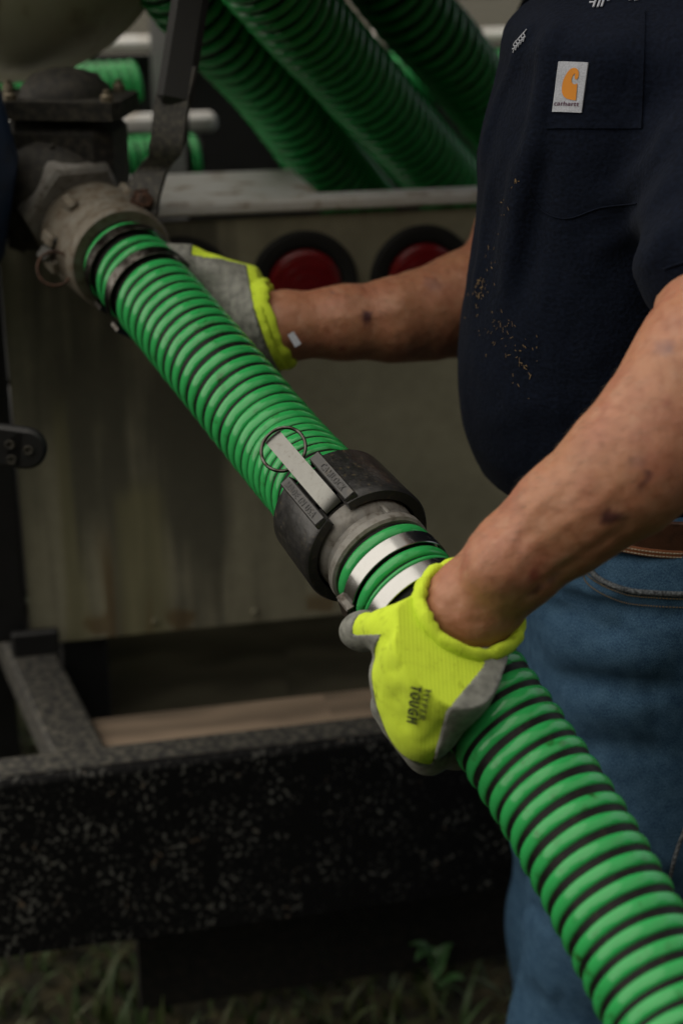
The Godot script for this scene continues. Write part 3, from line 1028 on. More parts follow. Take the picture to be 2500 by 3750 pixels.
func hoses() -> void:
	line = Path.new([at(415, 922, 1.935), at(510, 1020, 1.88), at(770, 1330, 1.765), at(1038, 1654, 1.675), at(1274, 1919, 1.547), at(1584, 2291, 1.452), at(1882, 2724, 1.385), at(2108, 3074, 1.325), at(2450, 3720, 1.22), at(2700, 4300, 1.12)], eye)
	s_mouth = s_near(line, 1332, 2011) + 0.004
	var r := 0.0487
	# upper hose
	var t := thing("suction_hose", "upper green ribbed hose running from the valve to the black coupling", "hose", Transform3D(), "green hoses joined in the man's hands")
	var s_far := s_mouth - 0.08
	var s0 := s_near(line, 452, 965)
	var g := Geo.new()
	hose_wall(g, line, s0 - 0.03, s_far + 0.02, r + 0.0008)
	obj("hose_wall", g, M.hose_black, t)
	var pitch := 0.0178
	g = Geo.new()
	hose_rib(g, line, s0 + 0.003, s0 + 0.004, 0.0, r, 0.0056, 0.0046)
	obj("helix_end", g, M.green, t)
	g = Geo.new()
	hose_rib(g, line, s0 + 0.031, s0 + 0.031 + 0.0158 * 2, 0.0158, r, 0.0064, 0.0046)
	obj("helix_end", g, M.green, t)
	g = Geo.new()
	hose_rib(g, line, s0 + 0.086, s_far + 0.01, pitch, r, 0.0072, 0.0039)
	obj("helix", g, M.green, t)
	for sc in [s0 + 0.0095, s0 + 0.0665]:
		g = Geo.new()
		band(g, line, sc, 0.0155, 0.0542)
		var cl := obj("hose_clamp", g, M.dark_steel, t)
		g = Geo.new()
		var f := line.frame(sc + 0.008)
		var q := f.basis.z * cos(1.9) + f.basis.x * sin(1.9)
		g.box(toward(f.origin + q * 0.058, f.basis.y, q), Vector3(0.026, 0.018, 0.006), 0.001)
		obj("buckle", g, M.dark_steel, cl)
	# alloy coupler at the valve
	var fc := line.frame(s0 - 0.010)
	g = Geo.new()
	g.lathe([Vector2(-0.116, 0.0), Vector2(-0.116, 0.056), Vector2(-0.112, 0.062), Vector2(-0.1, 0.0645), Vector2(-0.082, 0.064), Vector2(-0.078, 0.067), Vector2(-0.06, 0.0685), Vector2(-0.036, 0.0685), Vector2(-0.032, 0.065), Vector2(-0.014, 0.0645), Vector2(-0.01, 0.0665), Vector2(0.0, 0.066), Vector2(0.004, 0.063), Vector2(0.004, 0.0)], fc, 72, 40.0)
	var cp := obj("valve_coupler", g, M.old_alloy, t)
	for q in [[0.62, 0.016, 0.03], [1.05, 0.018, 0.03], [-0.1, 0.014, 0.03], [-1.2, 0.014, 0.03], [3.0, 0.014, 0.03], [4.0, 0.014, 0.03]]:
		var dir: Vector3 = fc.basis.z * cos(q[0]) + fc.basis.x * sin(q[0])
		var b := Geo.new()
		b.box(toward(fc.origin - fc.basis.y * (0.056 if q[0] < 1.0 else 0.05) + dir * 0.0695, fc.basis.y, dir), Vector3(q[1], q[2], 0.016), 0.003)
		obj("lug", b, M.old_alloy, cp)
	var tabd := fc.basis.z * cos(1.25) + fc.basis.x * sin(1.25)
	var tabc := at(167, 928, 1.915)
	g = Geo.new()
	g.box(toward(tabc, fc.basis.y + Vector3(0.2, 0, 0), eye - tabc), Vector3(0.018, 0.02, 0.009), 0.002)
	var lev := obj("cam_lever", g, M.dull_steel, cp)
	g = Geo.new()
	g.box(toward(at(205, 885, 1.925), fc.basis.y, tabd), Vector3(0.024, 0.034, 0.012), 0.002)
	obj("lever_pivot", g, M.cast_iron, lev)
	g = Geo.new()
	g.tube(ring_points(at(201, 984, 1.90), (eye - at(201, 984, 1.9)) + Vector3(0.2, 0.2, 0), 0.0205), 0.0019, 8, true)
	obj("pull_ring", g, M.rust, lev)

	# black coupling on the lower end of the upper hose
	var fm := line.frame(s_mouth)
	var fa := line.frame(s_mouth - 0.04)
	var X := fa.basis.x
	var Y := fa.basis.y
	var Z := fa.basis.z
	var body := Geo.new()
	var gap := 0.19
	# shell open at the lever slot (angle measured from x towards z in lathe: slot faces +z)
	body.lathe([Vector2(-0.04, 0.052), Vector2(-0.04, 0.0618), Vector2(-0.0375, 0.064), Vector2(0.03, 0.0662), Vector2(0.0365, 0.0665), Vector2(0.04, 0.0645), Vector2(0.04, 0.055), Vector2(0.036, 0.054), Vector2(0.01, 0.054), Vector2(0.01, 0.03)], fa, 96, 40.0, TAU - 2.0 * gap, PI * 0.5 + gap)
	body.lathe([Vector2(-0.039, 0.05), Vector2(-0.039, 0.0525), Vector2(0.0, 0.0525)], fa, 64, 40.0)
	var bk := obj("camlock_body", body, M.nylon, t)
	for sgn in [-1.0, 1.0]:
		var rd := Geo.new()
		var rr := Transform3D(fa.basis, fa.origin + X * 0.0185 * sgn + Z * 0.0595)
		rd.box(rr.translated_local(Vector3(0, 0.001, 0)), Vector3(0.0125, 0.076, 0.0175), 0.0012)
		var ridge := obj("lever_guard", rd, M.nylon, bk)
		var words := "CAMLOCK" if sgn < 0 else "MADE IN USA"
		var tx := Geo.new()
		var at0: Vector3 = fa.origin + X * 0.0187 * sgn + Z * 0.0684 + Y * (0.004 if sgn < 0 else -0.002)
		letters(tx, words, 0.0068, func(x, y, dz): return [at0 + Y * x - X * y - X * -0.0005 + Z * dz, Z], 0.0, "Droid Sans", 0.0006)
		obj("raised_lettering", tx, M.nylon, bk)
	# opposite lever pair
	for sgn in [-1.0, 1.0]:
		var rd := Geo.new()
		rd.box(Transform3D(fa.basis, fa.origin + X * 0.018 * sgn - Z * 0.0595), Vector3(0.0125, 0.076, 0.0175), 0.0012)
		obj("lever_guard", rd, M.nylon, bk)
	for side in [1.0, -1.0]:
		var sp := []
		for q in [[0.022, 0.0535], [0.019, 0.0575], [0.012, 0.0614], [0.002, 0.0638], [-0.01, 0.0650], [-0.03, 0.0661], [-0.06, 0.0676], [-0.09, 0.0690], [-0.0945, 0.0690], [-0.0962, 0.0683], [-0.0972, 0.0662], [-0.0974, 0.0635]]:
			sp.append(fa.origin + Y * q[0] + Z * q[1] * side)
		var st := Geo.new()
		strap(st, sp, X * 0.0185, 0.0017)
		var lv := obj("cam_lever", st, M.dull_steel, bk)
		var rg := Geo.new()
		var rc: Vector3 = fa.origin - Y * 0.075 + Z * 0.0645 * side
		rg.tube(ring_points(rc, Z * side * 0.55 + (eye - rc).normalized() * 0.45, 0.0228), 0.0018, 10, true)
		obj("pull_ring", rg, M.dark_steel, lv)

	# lower hose
	var lo := thing("suction_hose", "lower green ribbed hose held by the near glove, with two shiny clamps", "hose", Transform3D(), "green hoses joined in the man's hands")
	var ad := Geo.new()
	ad.lathe([Vector2(-0.032, 0.04), Vector2(-0.018, 0.0525), Vector2(-0.004, 0.0525), Vector2(0.001, 0.051), Vector2(0.004, 0.0485), Vector2(0.010, 0.0485), Vector2(0.0125, 0.051), Vector2(0.0148, 0.0535), Vector2(0.0222, 0.0535), Vector2(0.0245, 0.051), Vector2(0.0245, 0.03)], fm, 80, 30.0)
	var adp := obj("adapter", ad, M.cast_alloy, lo)
	var web := Geo.new()
	web.box(Transform3D(fm.basis.rotated(fm.basis.y, -0.75), fm.origin).translated_local(Vector3(0, 0.007, 0.0495)), Vector3(0.004, 0.014, 0.008), 0.001)
	obj("web", web, M.cast_alloy, adp)
	r = 0.0486
	var h0 := s_mouth + 0.0255
	g = Geo.new()
	hose_wall(g, line, h0 - 0.001, line.long(), r + 0.0005)
	obj("hose_wall", g, M.hose_black, lo)
	for q in [[0.0075, 0.0068], [0.0385, 0.0062], [0.0492, 0.003]]:
		g = Geo.new()
		hose_rib(g, line, h0 + q[0], h0 + q[0] + 0.0005, 0.0, r, q[1], 0.0046)
		obj("helix_end", g, M.green, lo)
	g = Geo.new()
	hose_rib(g, line, h0 + 0.080, line.long() - 0.002, 0.0196, r, 0.0066, 0.0036)
	obj("helix", g, M.green, lo)
	for k in 2:
		var sc: float = h0 + [0.0152, 0.0525][k]
		g = Geo.new()
		band(g, line, sc, 0.0165, 0.0524)
		var cl := obj("hose_clamp", g, M.steel, lo)
		var f := line.frame(sc + 0.00825)
		var w: float = [1.32, 1.5][k]
		var q := f.basis.z * cos(w) + f.basis.x * sin(w)
		g = Geo.new()
		g.box(toward(f.origin + q * 0.0558, f.basis.y, q), Vector3(0.024, 0.0195, 0.0055), 0.0012)
		g.box(toward(f.origin + f.basis.z * 0.0558 * cos(w - 0.25) + f.basis.x * 0.0558 * sin(w - 0.25), f.basis.y, q), Vector3(0.002, 0.021, 0.009), 0.0008)
		obj("buckle", g, M.dark_steel, cl)

# ---------------------------------------------------------------- the man
func person() -> void:
	var man := thing("person", "man in navy work shirt, blue jeans and lime gloves holding the green hose", "person")
	# joints
	var sh_l := at(2800, 240, 1.53)
	var el_l := at(2590, 1270, 1.385)
	var wr_l := at(1735, 2195, 1.41)
	var sh_r := at(2150, 120, 1.98)
	var el_r := at(1830, 1090, 1.95)
	var wr_r := at(1030, 1195, 1.86)

	# skin: arms, shoulders, neck and head in one surface
	var sk := Field.new()
	sk.chain([at(1650, 2330, 1.42), at(1722, 2226, 1.39), at(1887, 2053, 1.362), at(2080, 1890, 1.346), at(2289, 1705, 1.335), at(2440, 1520, 1.335), at(2560, 1330, 1.345)], [0.034, 0.0395, 0.0405, 0.0465, 0.0525, 0.0525, 0.051], 0.015)
	sk.chain([at(2560, 1330, 1.345), at(2660, 1060, 1.40), at(2740, 700, 1.48), sh_l], [0.051, 0.053, 0.06, 0.075], 0.03)
	sk.cap(at(2300, 1790, 1.32), at(2400, 1690, 1.315), 0.024, 0.026, 0.05)      # bulk of the outer forearm
	sk.cap(at(1810, 2095, 1.338), at(1835, 2075, 1.335), 0.0135, 0.012, 0.03)      # wrist bone
	sk.chain([at(960, 1190, 1.86), wr_r, at(1260, 1183, 1.875), at(1443, 1172, 1.89), at(1570, 1150, 1.91), at(1700, 1115, 1.93), el_r], [0.034, 0.039, 0.042, 0.0485, 0.054, 0.061, 0.06], 0.015)
	sk.chain([el_r, at(2000, 600, 1.97), sh_r], [0.06, 0.062, 0.072], 0.03)
	sk.cap(Vector3(0.36, 1.2, -1.7), Vector3(0.35, 1.4, -1.7), 0.12, 0.12, 0.05)
	sk.cap(sh_l, sh_r, 0.07, 0.07, 0.05)
	sk.cap(Vector3(0.345, 1.45, -1.7), Vector3(0.31, 1.58, -1.69), 0.06, 0.055, 0.03)
	var hd := Vector3(0.265, 1.66, -1.675)
	sk.cap(hd + Vector3(0.02, 0.03, 0), hd + Vector3(-0.01, 0.02, 0), 0.088, 0.083, 0.03)
	sk.cap(hd + Vector3(-0.03, -0.05, 0.005), hd + Vector3(-0.055, -0.085, 0.01), 0.055, 0.035, 0.04)
	sk.cap(hd + Vector3(-0.085, 0.0, 0.012), hd + Vector3(-0.112, -0.035, 0.018), 0.008, 0.013, 0.015)
	sk.cap(hd + Vector3(-0.083, 0.022, -0.03), hd + Vector3(-0.075, 0.02, 0.052), 0.01, 0.01, 0.015)
	sk.cap(hd + Vector3(-0.085, -0.062, -0.012), hd + Vector3(-0.08, -0.062, 0.032), 0.007, 0.007, 0.01)
	for z in [-0.085, 0.085]:
		sk.cap(hd + Vector3(0.02, 0.01, z), hd + Vector3(0.015, -0.03, z), 0.014, 0.009, 0.01)
	var lines := []
	for q in [[[[1690, 2170], [1760, 2050], [1850, 1950], [1960, 1850], [2090, 1740]], 0.0012, 0.005], [[[1830, 2140], [1930, 2010], [2050, 1930], [2190, 1840], [2330, 1700]], 0.0014, 0.006], [[[1900, 2215], [1960, 2165], [2040, 2105], [2130, 2040], [2240, 1965], [2330, 1890]], -0.0022, 0.006], [[[1840, 2040], [1880, 1960], [1950, 1900]], 0.0012, 0.005], [[[1100, 1180], [1250, 1160], [1400, 1150], [1550, 1120]], 0.001, 0.006], [[[2385, 1150], [2430, 1200], [2500, 1230]], -0.002, 0.008], [[[1630, 2210], [1700, 2275], [1790, 2270]], -0.001, 0.004], [[[1650, 2180], [1720, 2235], [1810, 2225]], -0.0008, 0.004]]:
		lines.append(crease(sk, q[0], q[1], q[2]))
	sk.creases = lines
	var sn := fnoise(101, 9.0, 3)
	sk.bump = func(q): return 0.0016 * sn.get_noise_3dv(q * 1.6) + 0.0007 * sn.get_noise_3dv(q * 6.0)
	var g := Geo.new()
	net(g, sk.d, Vector3(-0.14, 0.94, -2.1), Vector3(0.56, 1.82, -1.1), 0.0055)
	# bruises and spots lie in the skin
	var spots := []
	for q in [[2228, 1892, 42, 0.9, 1], [2270, 1890, 28, 0.9, 1], [2205, 1898, 22, 0.8, 1], [2337, 1787, 18, 0.75, 1], [2375, 1738, 16, 0.8, 1], [1950, 2112, 26, 0.75, 0], [1962, 2160, 17, 0.8, 1], [2030, 2105, 14, 0.6, 2], [2010, 2125, 14, 0.6, 2], [1985, 2145, 13, 0.6, 2], [1945, 2170, 12, 0.6, 1], [2430, 1270, 40, 0.5, 2], [2445, 1290, 25, 0.5, 2], [2330, 1690, 34, 0.35, 2], [1340, 1152, 21, 1.0, 1], [1341, 1170, 21, 1.0, 1], [1250, 1280, 14, 0.85, 0], [1218, 1070, 12, 0.7, 2], [1450, 1150, 34, 0.35, 3], [1480, 1120, 40, 0.35, 3], [1300, 1100, 40, 0.3, 3], [1588, 1040, 40, 0.35, 2], [2440, 1480, 20, 0.5, 0], [2300, 1400, 30, 0.3, 3], [1700, 2060, 60, 0.25, 0], [1890, 2150, 50, 0.3, 0], [2120, 1640, 50, 0.25, 3]]:
		var h := ray_hit(sk, q[0], q[1])
		spots.append([h, q[2] * (h - eye).dot(fwd) / fpx, q[3], q[4]])
	var mottled := fnoise(102, 16.0, 4)
	var base := Color(0.37, 0.17, 0.093)
	var kinds: Array[Color] = [Color(0.2, 0.035, 0.025), Color(0.07, 0.018, 0.022), Color(0.16, 0.085, 0.09), Color(0.24, 0.1, 0.045)]
	for k in g.v.size():
		var q := g.v[k]
		var z := mottled.get_noise_3dv(q)
		var z2 := mottled.get_noise_3dv(q * 3.1 + Vector3(7, 1, 3))
		var col := base.lerp(Color(0.33, 0.125, 0.075), clampf(0.3 + z * 0.9, 0, 1)).lerp(Color(0.45, 0.26, 0.17), clampf(z2 * 0.9 - 0.1, 0, 0.4))
		for sp in spots:
			var e: float = q.distance_to(sp[0]) / sp[1] + z2 * 0.5
			if e < 1.2: col = col.lerp(kinds[sp[3]], sp[2] * smoothstep(1.15, 0.6, e))
		g.c.append(col)
	var skin := obj("body", g, M.skin, man)
	var hairs := Geo.new()
	var hr_ := RandomNumberGenerator.new()
	hr_.seed = 21
	var runs_ := [[at(1800, 2140, 1.38), at(2450, 1480, 1.335)], [at(1180, 1185, 1.87), at(1700, 1115, 1.93)]]
	var tries := 0
	while tries < 3400:
		tries += 1
		var run: Array = runs_[tries % 2]
		var a0: Vector3 = run[0]
		var b0: Vector3 = run[1]
		var ax := (b0 - a0).normalized()
		var side := ax.cross(Vector3(hr_.randfn(), hr_.randfn(), hr_.randfn())).normalized()
		var o := a0.lerp(b0, hr_.randf())
		var dd := sk.d(o + side * 0.05)
		var q := o + side * (0.05 - dd)
		q -= side * sk.d(q)
		var nn := sk.nrm(q)
		if nn.dot(eye - q) < -0.02: continue
		var flow := (-ax + nn.cross(ax) * (0.6 + hr_.randfn(0, 0.3))).normalized()
		flow = (flow - nn * flow.dot(nn)).normalized()
		var long := hr_.randf_range(0.006, 0.014)
		var wide := nn.cross(flow) * 0.00009
		var rows := []
		for k in 4:
			var u := k / 3.0
			var c := q + flow * long * u + nn * (0.0022 * sin(u * 2.4))
			rows.append(PackedVector3Array([c - wide * (1.1 - u), c + wide * (1.1 - u)]))
		hairs.grid(rows)
	var ho := obj("arm_hair", hairs, M.hair, skin)
	ho.set_meta("kind", "stuff")
	var hr := Geo.new()
	var hf := Field.new()
	hf.cap(hd + Vector3(0.03, 0.04, 0), hd + Vector3(0.0, 0.045, 0), 0.092, 0.084, 0.03)
	net(hr, func(q): return maxf(hf.d(q), -(q - hd).dot(Vector3(0.75, 0.66, 0)) + 0.02), hd - Vector3(0.12, 0.12, 0.12), hd + Vector3(0.16, 0.16, 0.13), 0.008)
	obj("hair", hr, M.hair, man)

	# shirt
	var zc := -1.70
	var shf := Field.new()
	for q in [[0.955, 0.215, 0.125, 0.148], [0.972, 0.187, 0.142, 0.16], [0.99, 0.160, 0.157, 0.173], [1.03, 0.141, 0.17, 0.183], [1.08, 0.1325, 0.176, 0.188], [1.14, 0.132, 0.175, 0.192], [1.22, 0.140, 0.166, 0.195], [1.285, 0.147, 0.158, 0.197], [1.352, 0.147, 0.152, 0.2], [1.43, 0.164, 0.135, 0.2], [1.475, 0.172, 0.12, 0.185], [1.52, 0.22, 0.08, 0.11], [1.55, 0.245, 0.065, 0.075]]:
		shf.rings.append([q[0], q[1] + q[2], zc, q[2], q[3]])
	shf.chain([sh_l + Vector3(-0.005, 0.0, -0.005), at(2725, 700, 1.455), at(2625, 960, 1.405)], [0.095, 0.078, 0.071], 0.05)
	shf.cap(sh_l, sh_r, 0.088, 0.088, 0.05)
	shf.chain([sh_r + Vector3(0.02, -0.02, 0.02), at(2030, 600, 1.96)], [0.094, 0.078], 0.05)
	var fn := fnoise(103, 5.0, 3)
	# folds: crests that run down from the collar along the chest's turn
	var runs := []
	for q in [[[[2045, -60], [2030, 120], [1990, 330], [1950, 520], [1905, 720], [1870, 930], [1845, 1090]], 0.011, 0.014], [[[1960, -40], [1930, 110], [1880, 240], [1832, 350], [1790, 480], [1765, 620]], 0.007, 0.011], [[[1905, 560], [1875, 700], [1850, 830], [1820, 980]], 0.005, 0.01], [[[1800, 640], [1775, 800], [1760, 960], [1735, 1120]], 0.004, 0.011], [[[2000, 560], [1960, 760], [1925, 960], [1900, 1150]], -0.005, 0.018], [[[2480, 420], [2400, 560], [2300, 690], [2180, 790]], 0.005, 0.014], [[[2490, 620], [2390, 740], [2270, 860], [2150, 940]], 0.004, 0.014], [[[2460, 820], [2380, 940], [2290, 1080]], 0.006, 0.012], [[[1760, 1560], [1860, 1500], [1990, 1480], [2100, 1500]], 0.003, 0.016], [[[1720, 1300], [1800, 1400], [1900, 1460]], 0.0025, 0.014]]:
		runs.append(crease(shf, q[0], q[1], q[2]))
	shf.creases = runs
	shf.bump = func(q): return 0.0025 * fn.get_noise_3dv(Vector3(q.x * 1.2, q.y * 0.45, q.z * 1.2)) + 0.0014 * fn.get_noise_3dv(q * 4.0)
	g = Geo.new()
	net(g, shf.d, Vector3(0.08, 0.93, -2.12), Vector3(0.62, 1.6, -1.3), 0.007)
	var shirt := obj("shirt", g, M.navy, man)
	# chest pocket with its label, cut-off embroidery, straw
	g = Geo.new()
	patch(g, shf, [Vector2(2050, 52), Vector2(2360, 40), Vector2(2350, 470), Vector2(2000, 470)], 24, 24, 0.0006, 0.0014)
	obj("pocket", g, M.navy, shirt)
	g = Geo.new()
	patch(g, shf, [Vector2(2051, 225), Vector2(2159, 230), Vector2(2134, 413), Vector2(2026, 408)], 10, 14, 0.002, 0.0016)
	var lab := obj("label_patch", g, M.patch, shirt)
	var on_label := func(u: float, v: float, lift: float) -> Array:      # u, v in 0..1 over the label, v from its foot
		var q := Vector2(2026, 408).lerp(Vector2(2134, 413), u).lerp(Vector2(2051, 225).lerp(Vector2(2159, 230), u), v)
		var h := ray_hit(shf, q.x, q.y)
		var n := shf.nrm(h, 0.006)
		return [h + n * (0.0036 + lift), n]
	var curl := PackedVector2Array()
	# outline of the orange mark: a bulging back, a hooked head and a straight front
	for q in [[0.78, 0.24], [0.62, 0.245], [0.46, 0.265], [0.35, 0.31], [0.28, 0.38], [0.25, 0.47], [0.25, 0.56], [0.27, 0.65], [0.32, 0.74], [0.38, 0.81], [0.46, 0.865], [0.55, 0.885], [0.63, 0.88], [0.70, 0.855], [0.745, 0.81], [0.76, 0.76], [0.755, 0.71], [0.73, 0.67], [0.695, 0.655], [0.65, 0.665], [0.625, 0.7], [0.625, 0.74], [0.645, 0.775], [0.60, 0.765], [0.555, 0.72], [0.535, 0.67], [0.55, 0.61], [0.60, 0.57], [0.67, 0.56], [0.75, 0.585]]:
		curl.append(Vector2(q[0], q[1]))
	g = Geo.new()
	for q in curl:
		var e: Array = on_label.call(q.x, q.y, 0.0005)
		g.v.append(e[0]); g.n.append(e[1]); g.t.append(Vector2.ZERO)
	var ids := Geometry2D.triangulate_polygon(curl)
	for k in range(0, ids.size(), 3): g.tri_n(ids[k], ids[k + 1], ids[k + 2])
	obj("printed_mark", g, M.orange, lab)
	g = Geo.new()
	letters(g, "carhartt", 0.1, func(x, y, dz): return on_label.call(0.47 + x * 1.55, 0.165 + y * 0.8, 0.0005), 0.0, "Droid Sans", 0.0)
	obj("printed_word", g, M.plum, lab)
	g = Geo.new()
	for q in [[2172, 30, 2186, -8], [2188, 30, 2202, -10], [2202, 28, 2215, -10], [2160, 12, 2178, 13], [2222, 6, 2232, 4], [2300, 4, 2310, 3], [2322, 5, 2336, 2], [2268, -2, 2276, -4]]:
		seam(g, shf, [Vector2(q[0], q[1]), Vector2(q[2], q[3])], 0.0011, 0.0014, 4)
	obj("embroidery", g, M.patch, shirt)
	g = Geo.new()
	for k in 5:
		var o := Vector2(1880 + k * 9, 194 - k * 10)
		seam(g, shf, [o, o + Vector2(6, -22), o + Vector2(2, -30), o + Vector2(14, -46)], 0.0006, 0.0009, 8)
		seam(g, shf, [o + Vector2(-2, -14), o + Vector2(9, -18)], 0.0006, 0.0009, 3)
	obj("embroidery", g, M.patch, shirt)
	g = Geo.new()
	seam(g, shf, [Vector2(1935, 700), Vector2(1990, 775), Vector2(2080, 800), Vector2(2200, 760), Vector2(2330, 745)], 0.0007, 0.0006, 24)
	obj("seam", g, M.navy, shirt)
	g = Geo.new()
	seam(g, shf, [Vector2(2430, 985), Vector2(2500, 962), Vector2(2560, 950)], 0.0012, 0.0006, 10)
	obj("seam", g, M.navy, shirt)
	var rng := RandomNumberGenerator.new()
	rng.seed = 11
	g = Geo.new()
	for k in 110:
		var u := rng.randf()
		var q := Vector2(1725, 1010).lerp(Vector2(1960, 1430), u) + Vector2(rng.randfn(0, 28), rng.randfn(0, 45))
		if k < 22: q = Vector2(rng.randf_range(1740, 1770), rng.randf_range(1020, 1090))
		elif k < 40: q = Vector2(1870, 650).lerp(Vector2(1790, 1010), u) + Vector2(rng.randfn(0, 20), 0)
		var h := ray_hit(shf, q.x, q.y)
		var n := shf.nrm(h, 0.006)
		if n.dot(eye - h) < 0.0: continue
		var dir := (n.cross(Vector3(rng.randfn(), rng.randfn(), rng.randfn()))).normalized()
		g.box(toward(h + n * 0.0006, dir, n), Vector3(rng.randf_range(0.0003, 0.0007), rng.randf_range(0.001, 0.0055), 0.0004), 0.0001)
	var sw := obj("straw_bits", g, M.straw, shirt)
	sw.set_meta("kind", "stuff")

	# jeans
	var jn := Field.new()
	for q in [[0.55, 0.255, 0.09, 0.17], [0.72, 0.22, 0.125, 0.185], [0.80, 0.213, 0.137, 0.19], [0.89, 0.208, 0.14, 0.187], [0.95, 0.205, 0.138, 0.18], [1.0, 0.204, 0.135, 0.174]]:
		jn.rings.append([q[0], q[1] + q[2], zc, q[2], q[3]])
	jn.chain([Vector3(0.355, 0.86, -1.60), Vector3(0.34, 0.62, -1.585), Vector3(0.322, 0.45, -1.58), Vector3(0.315, 0.27, -1.585), Vector3(0.33, 0.06, -1.6)], [0.115, 0.108, 0.088, 0.094, 0.085], 0.06)
	jn.chain([Vector3(0.355, 0.86, -1.80), Vector3(0.34, 0.62, -1.815), Vector3(0.325, 0.45, -1.82), Vector3(0.338, 0.27, -1.815), Vector3(0.33, 0.06, -1.81)], [0.115, 0.108, 0.088, 0.094, 0.085], 0.06)
	var jf := fnoise(104, 4.0, 3)
	var tucks := []
	for q in [[[[2025, 2152], [2148, 2208], [2260, 2223], [2413, 2249], [2540, 2250]], -0.006, 0.010], [[[1980, 2223], [2107, 2249], [2184, 2290], [2290, 2310]], -0.009, 0.012], [[[2010, 2466], [2133, 2494], [2209, 2499], [2337, 2524], [2500, 2514]], -0.006, 0.012], [[[2107, 2728], [2260, 2734], [2464, 2759]], -0.003, 0.015], [[[2199, 2019], [2286, 2014], [2413, 2030]], -0.003, 0.01], [[[2020, 2110], [2150, 2165], [2300, 2180]], 0.004, 0.011], [[[1985, 2340], [2110, 2380], [2290, 2400], [2480, 2390]], 0.006, 0.02], [[[2050, 2580], [2200, 2600], [2400, 2610]], 0.005, 0.022], [[[2260, 3000], [2350, 3120], [2460, 3200]], 0.004, 0.02], [[[1910, 3240], [1960, 3330], [2010, 3420]], -0.004, 0.014], [[[1880, 3480], [1960, 3560], [2050, 3650]], 0.004, 0.02]]:
		tucks.append(crease(jn, q[0], q[1] * 1.5, q[2]))
	jn.creases = tucks
	jn.bump = func(q): return 0.004 * jf.get_noise_3dv(q * Vector3(1.0, 0.6, 1.0)) + 0.0012 * jf.get_noise_3dv(q * 5.0)
	g = Geo.new()
	net(g, func(q): return maxf(jn.d(q), q.y - 0.995), Vector3(0.14, 0.02, -2.0), Vector3(0.56, 1.02, -1.38), 0.0085)
	var jeans := obj("jeans", g, M.denim, man)
	var edge := [Vector2(2150, 2050), Vector2(2160, 2085), Vector2(2200, 2125), Vector2(2290, 2160), Vector2(2390, 2172), Vector2(2520, 2178)]
	g = Geo.new()
	seam(g, jn, edge, 0.0032, 0.001, 40)
	obj("pocket_hem", g, M.denim_pale, jeans)
	for dy in [16, 46]:
		g = Geo.new()
		var e2 := []
		for q in edge: e2.append(q + Vector2(-14 if q.y < 2100 else 0, dy))
		stitches(g, jn, e2, 0.0006, 0.0012, 60)
		var so := obj("stitching", g, M.thread, jeans)
		so.set_meta("kind", "stuff")
	g = Geo.new()
	seam(g, jn, [Vector2(2520, 3000), Vector2(2470, 3130), Vector2(2440, 3260)], 0.0025, 0.0006, 16)
	obj("seam", g, M.denim_pale, jeans)
	# belt
	var bw := Geo.new()
	var be := Geo.new()
	var bs := Geo.new()
	var lo := []
	var hi_ := []
	var edge_pts := PackedVector3Array()
	for k in 72:
		var w := TAU * k / 72.0
		var rad := Vector3(cos(w) * 0.146, 0, sin(w) * 0.188)
		var c := Vector3(0.339, 0.985 + 0.012 * cos(w + 2.6), zc) + rad
		lo.append(c); edge_pts.append(c + Vector3(0, -0.0205, 0) + rad.normalized() * 0.0012)
	var rows := []
	for q in [[-0.02, 0.0], [-0.02, 0.004], [-0.018, 0.0048], [0.018, 0.0048], [0.02, 0.004], [0.02, 0.0]]:
		var row := PackedVector3Array()
		for k in 72: row.append(lo[k] + Vector3(0, q[0], 0) + (lo[k] - Vector3(0.339, lo[k].y, zc)).normalized() * q[1])
		rows.append(row)
	bw.grid(rows, true, false)
	var belt := obj("belt", bw, M.leather, man)
	var band_rows := []
	for q in [[-0.0205, 0.004], [-0.0195, 0.0056], [-0.0115, 0.0058], [-0.0105, 0.004]]:
		var row := PackedVector3Array()
		for k in 72: row.append(lo[k] + Vector3(0, q[0], 0) + (lo[k] - Vector3(0.339, lo[k].y, zc)).normalized() * q[1])
		band_rows.append(row)
	be.grid(band_rows, true, false)
	obj("belt_edge", be, M.leather_edge, belt)
	for k in 260:
		var w := TAU * k / 260.0
		for yy in [-0.0135, -0.0178]:
			var rad := Vector3(cos(w) * 0.146, 0, sin(w) * 0.188)
			var c := Vector3(0.339, 0.985 + 0.012 * cos(w + 2.6) + yy, zc) + rad + rad.normalized() * 0.0062
			var dir := Vector3(-sin(w) * 0.146, 0.0004, cos(w) * 0.188).normalized()
			bs.box(toward(c, dir, rad.normalized()), Vector3(0.0011, 0.0028, 0.0008), 0.0003)
	var bso := obj("belt_stitching", bs, M.pale_thread, belt)
	bso.set_meta("kind", "stuff")
	# boots
	for z in [-1.6, -1.81]:
		var bf := Field.new()
		bf.cap(Vector3(0.34, 0.09, z), Vector3(0.35, 0.045, z), 0.052, 0.046, 0.04)
		bf.cap(Vector3(0.33, 0.05, z), Vector3(0.16, 0.042, z), 0.045, 0.04, 0.04)
		g = Geo.new()
		net(g, func(q): return maxf(bf.d(q), -q.y + 0.004), Vector3(0.08, -0.01, z - 0.08), Vector3(0.44, 0.16, z + 0.08), 0.009)
		obj("boot", g, M.boot, man)
	left_glove(man, wr_l)
	right_glove(man, wr_r)

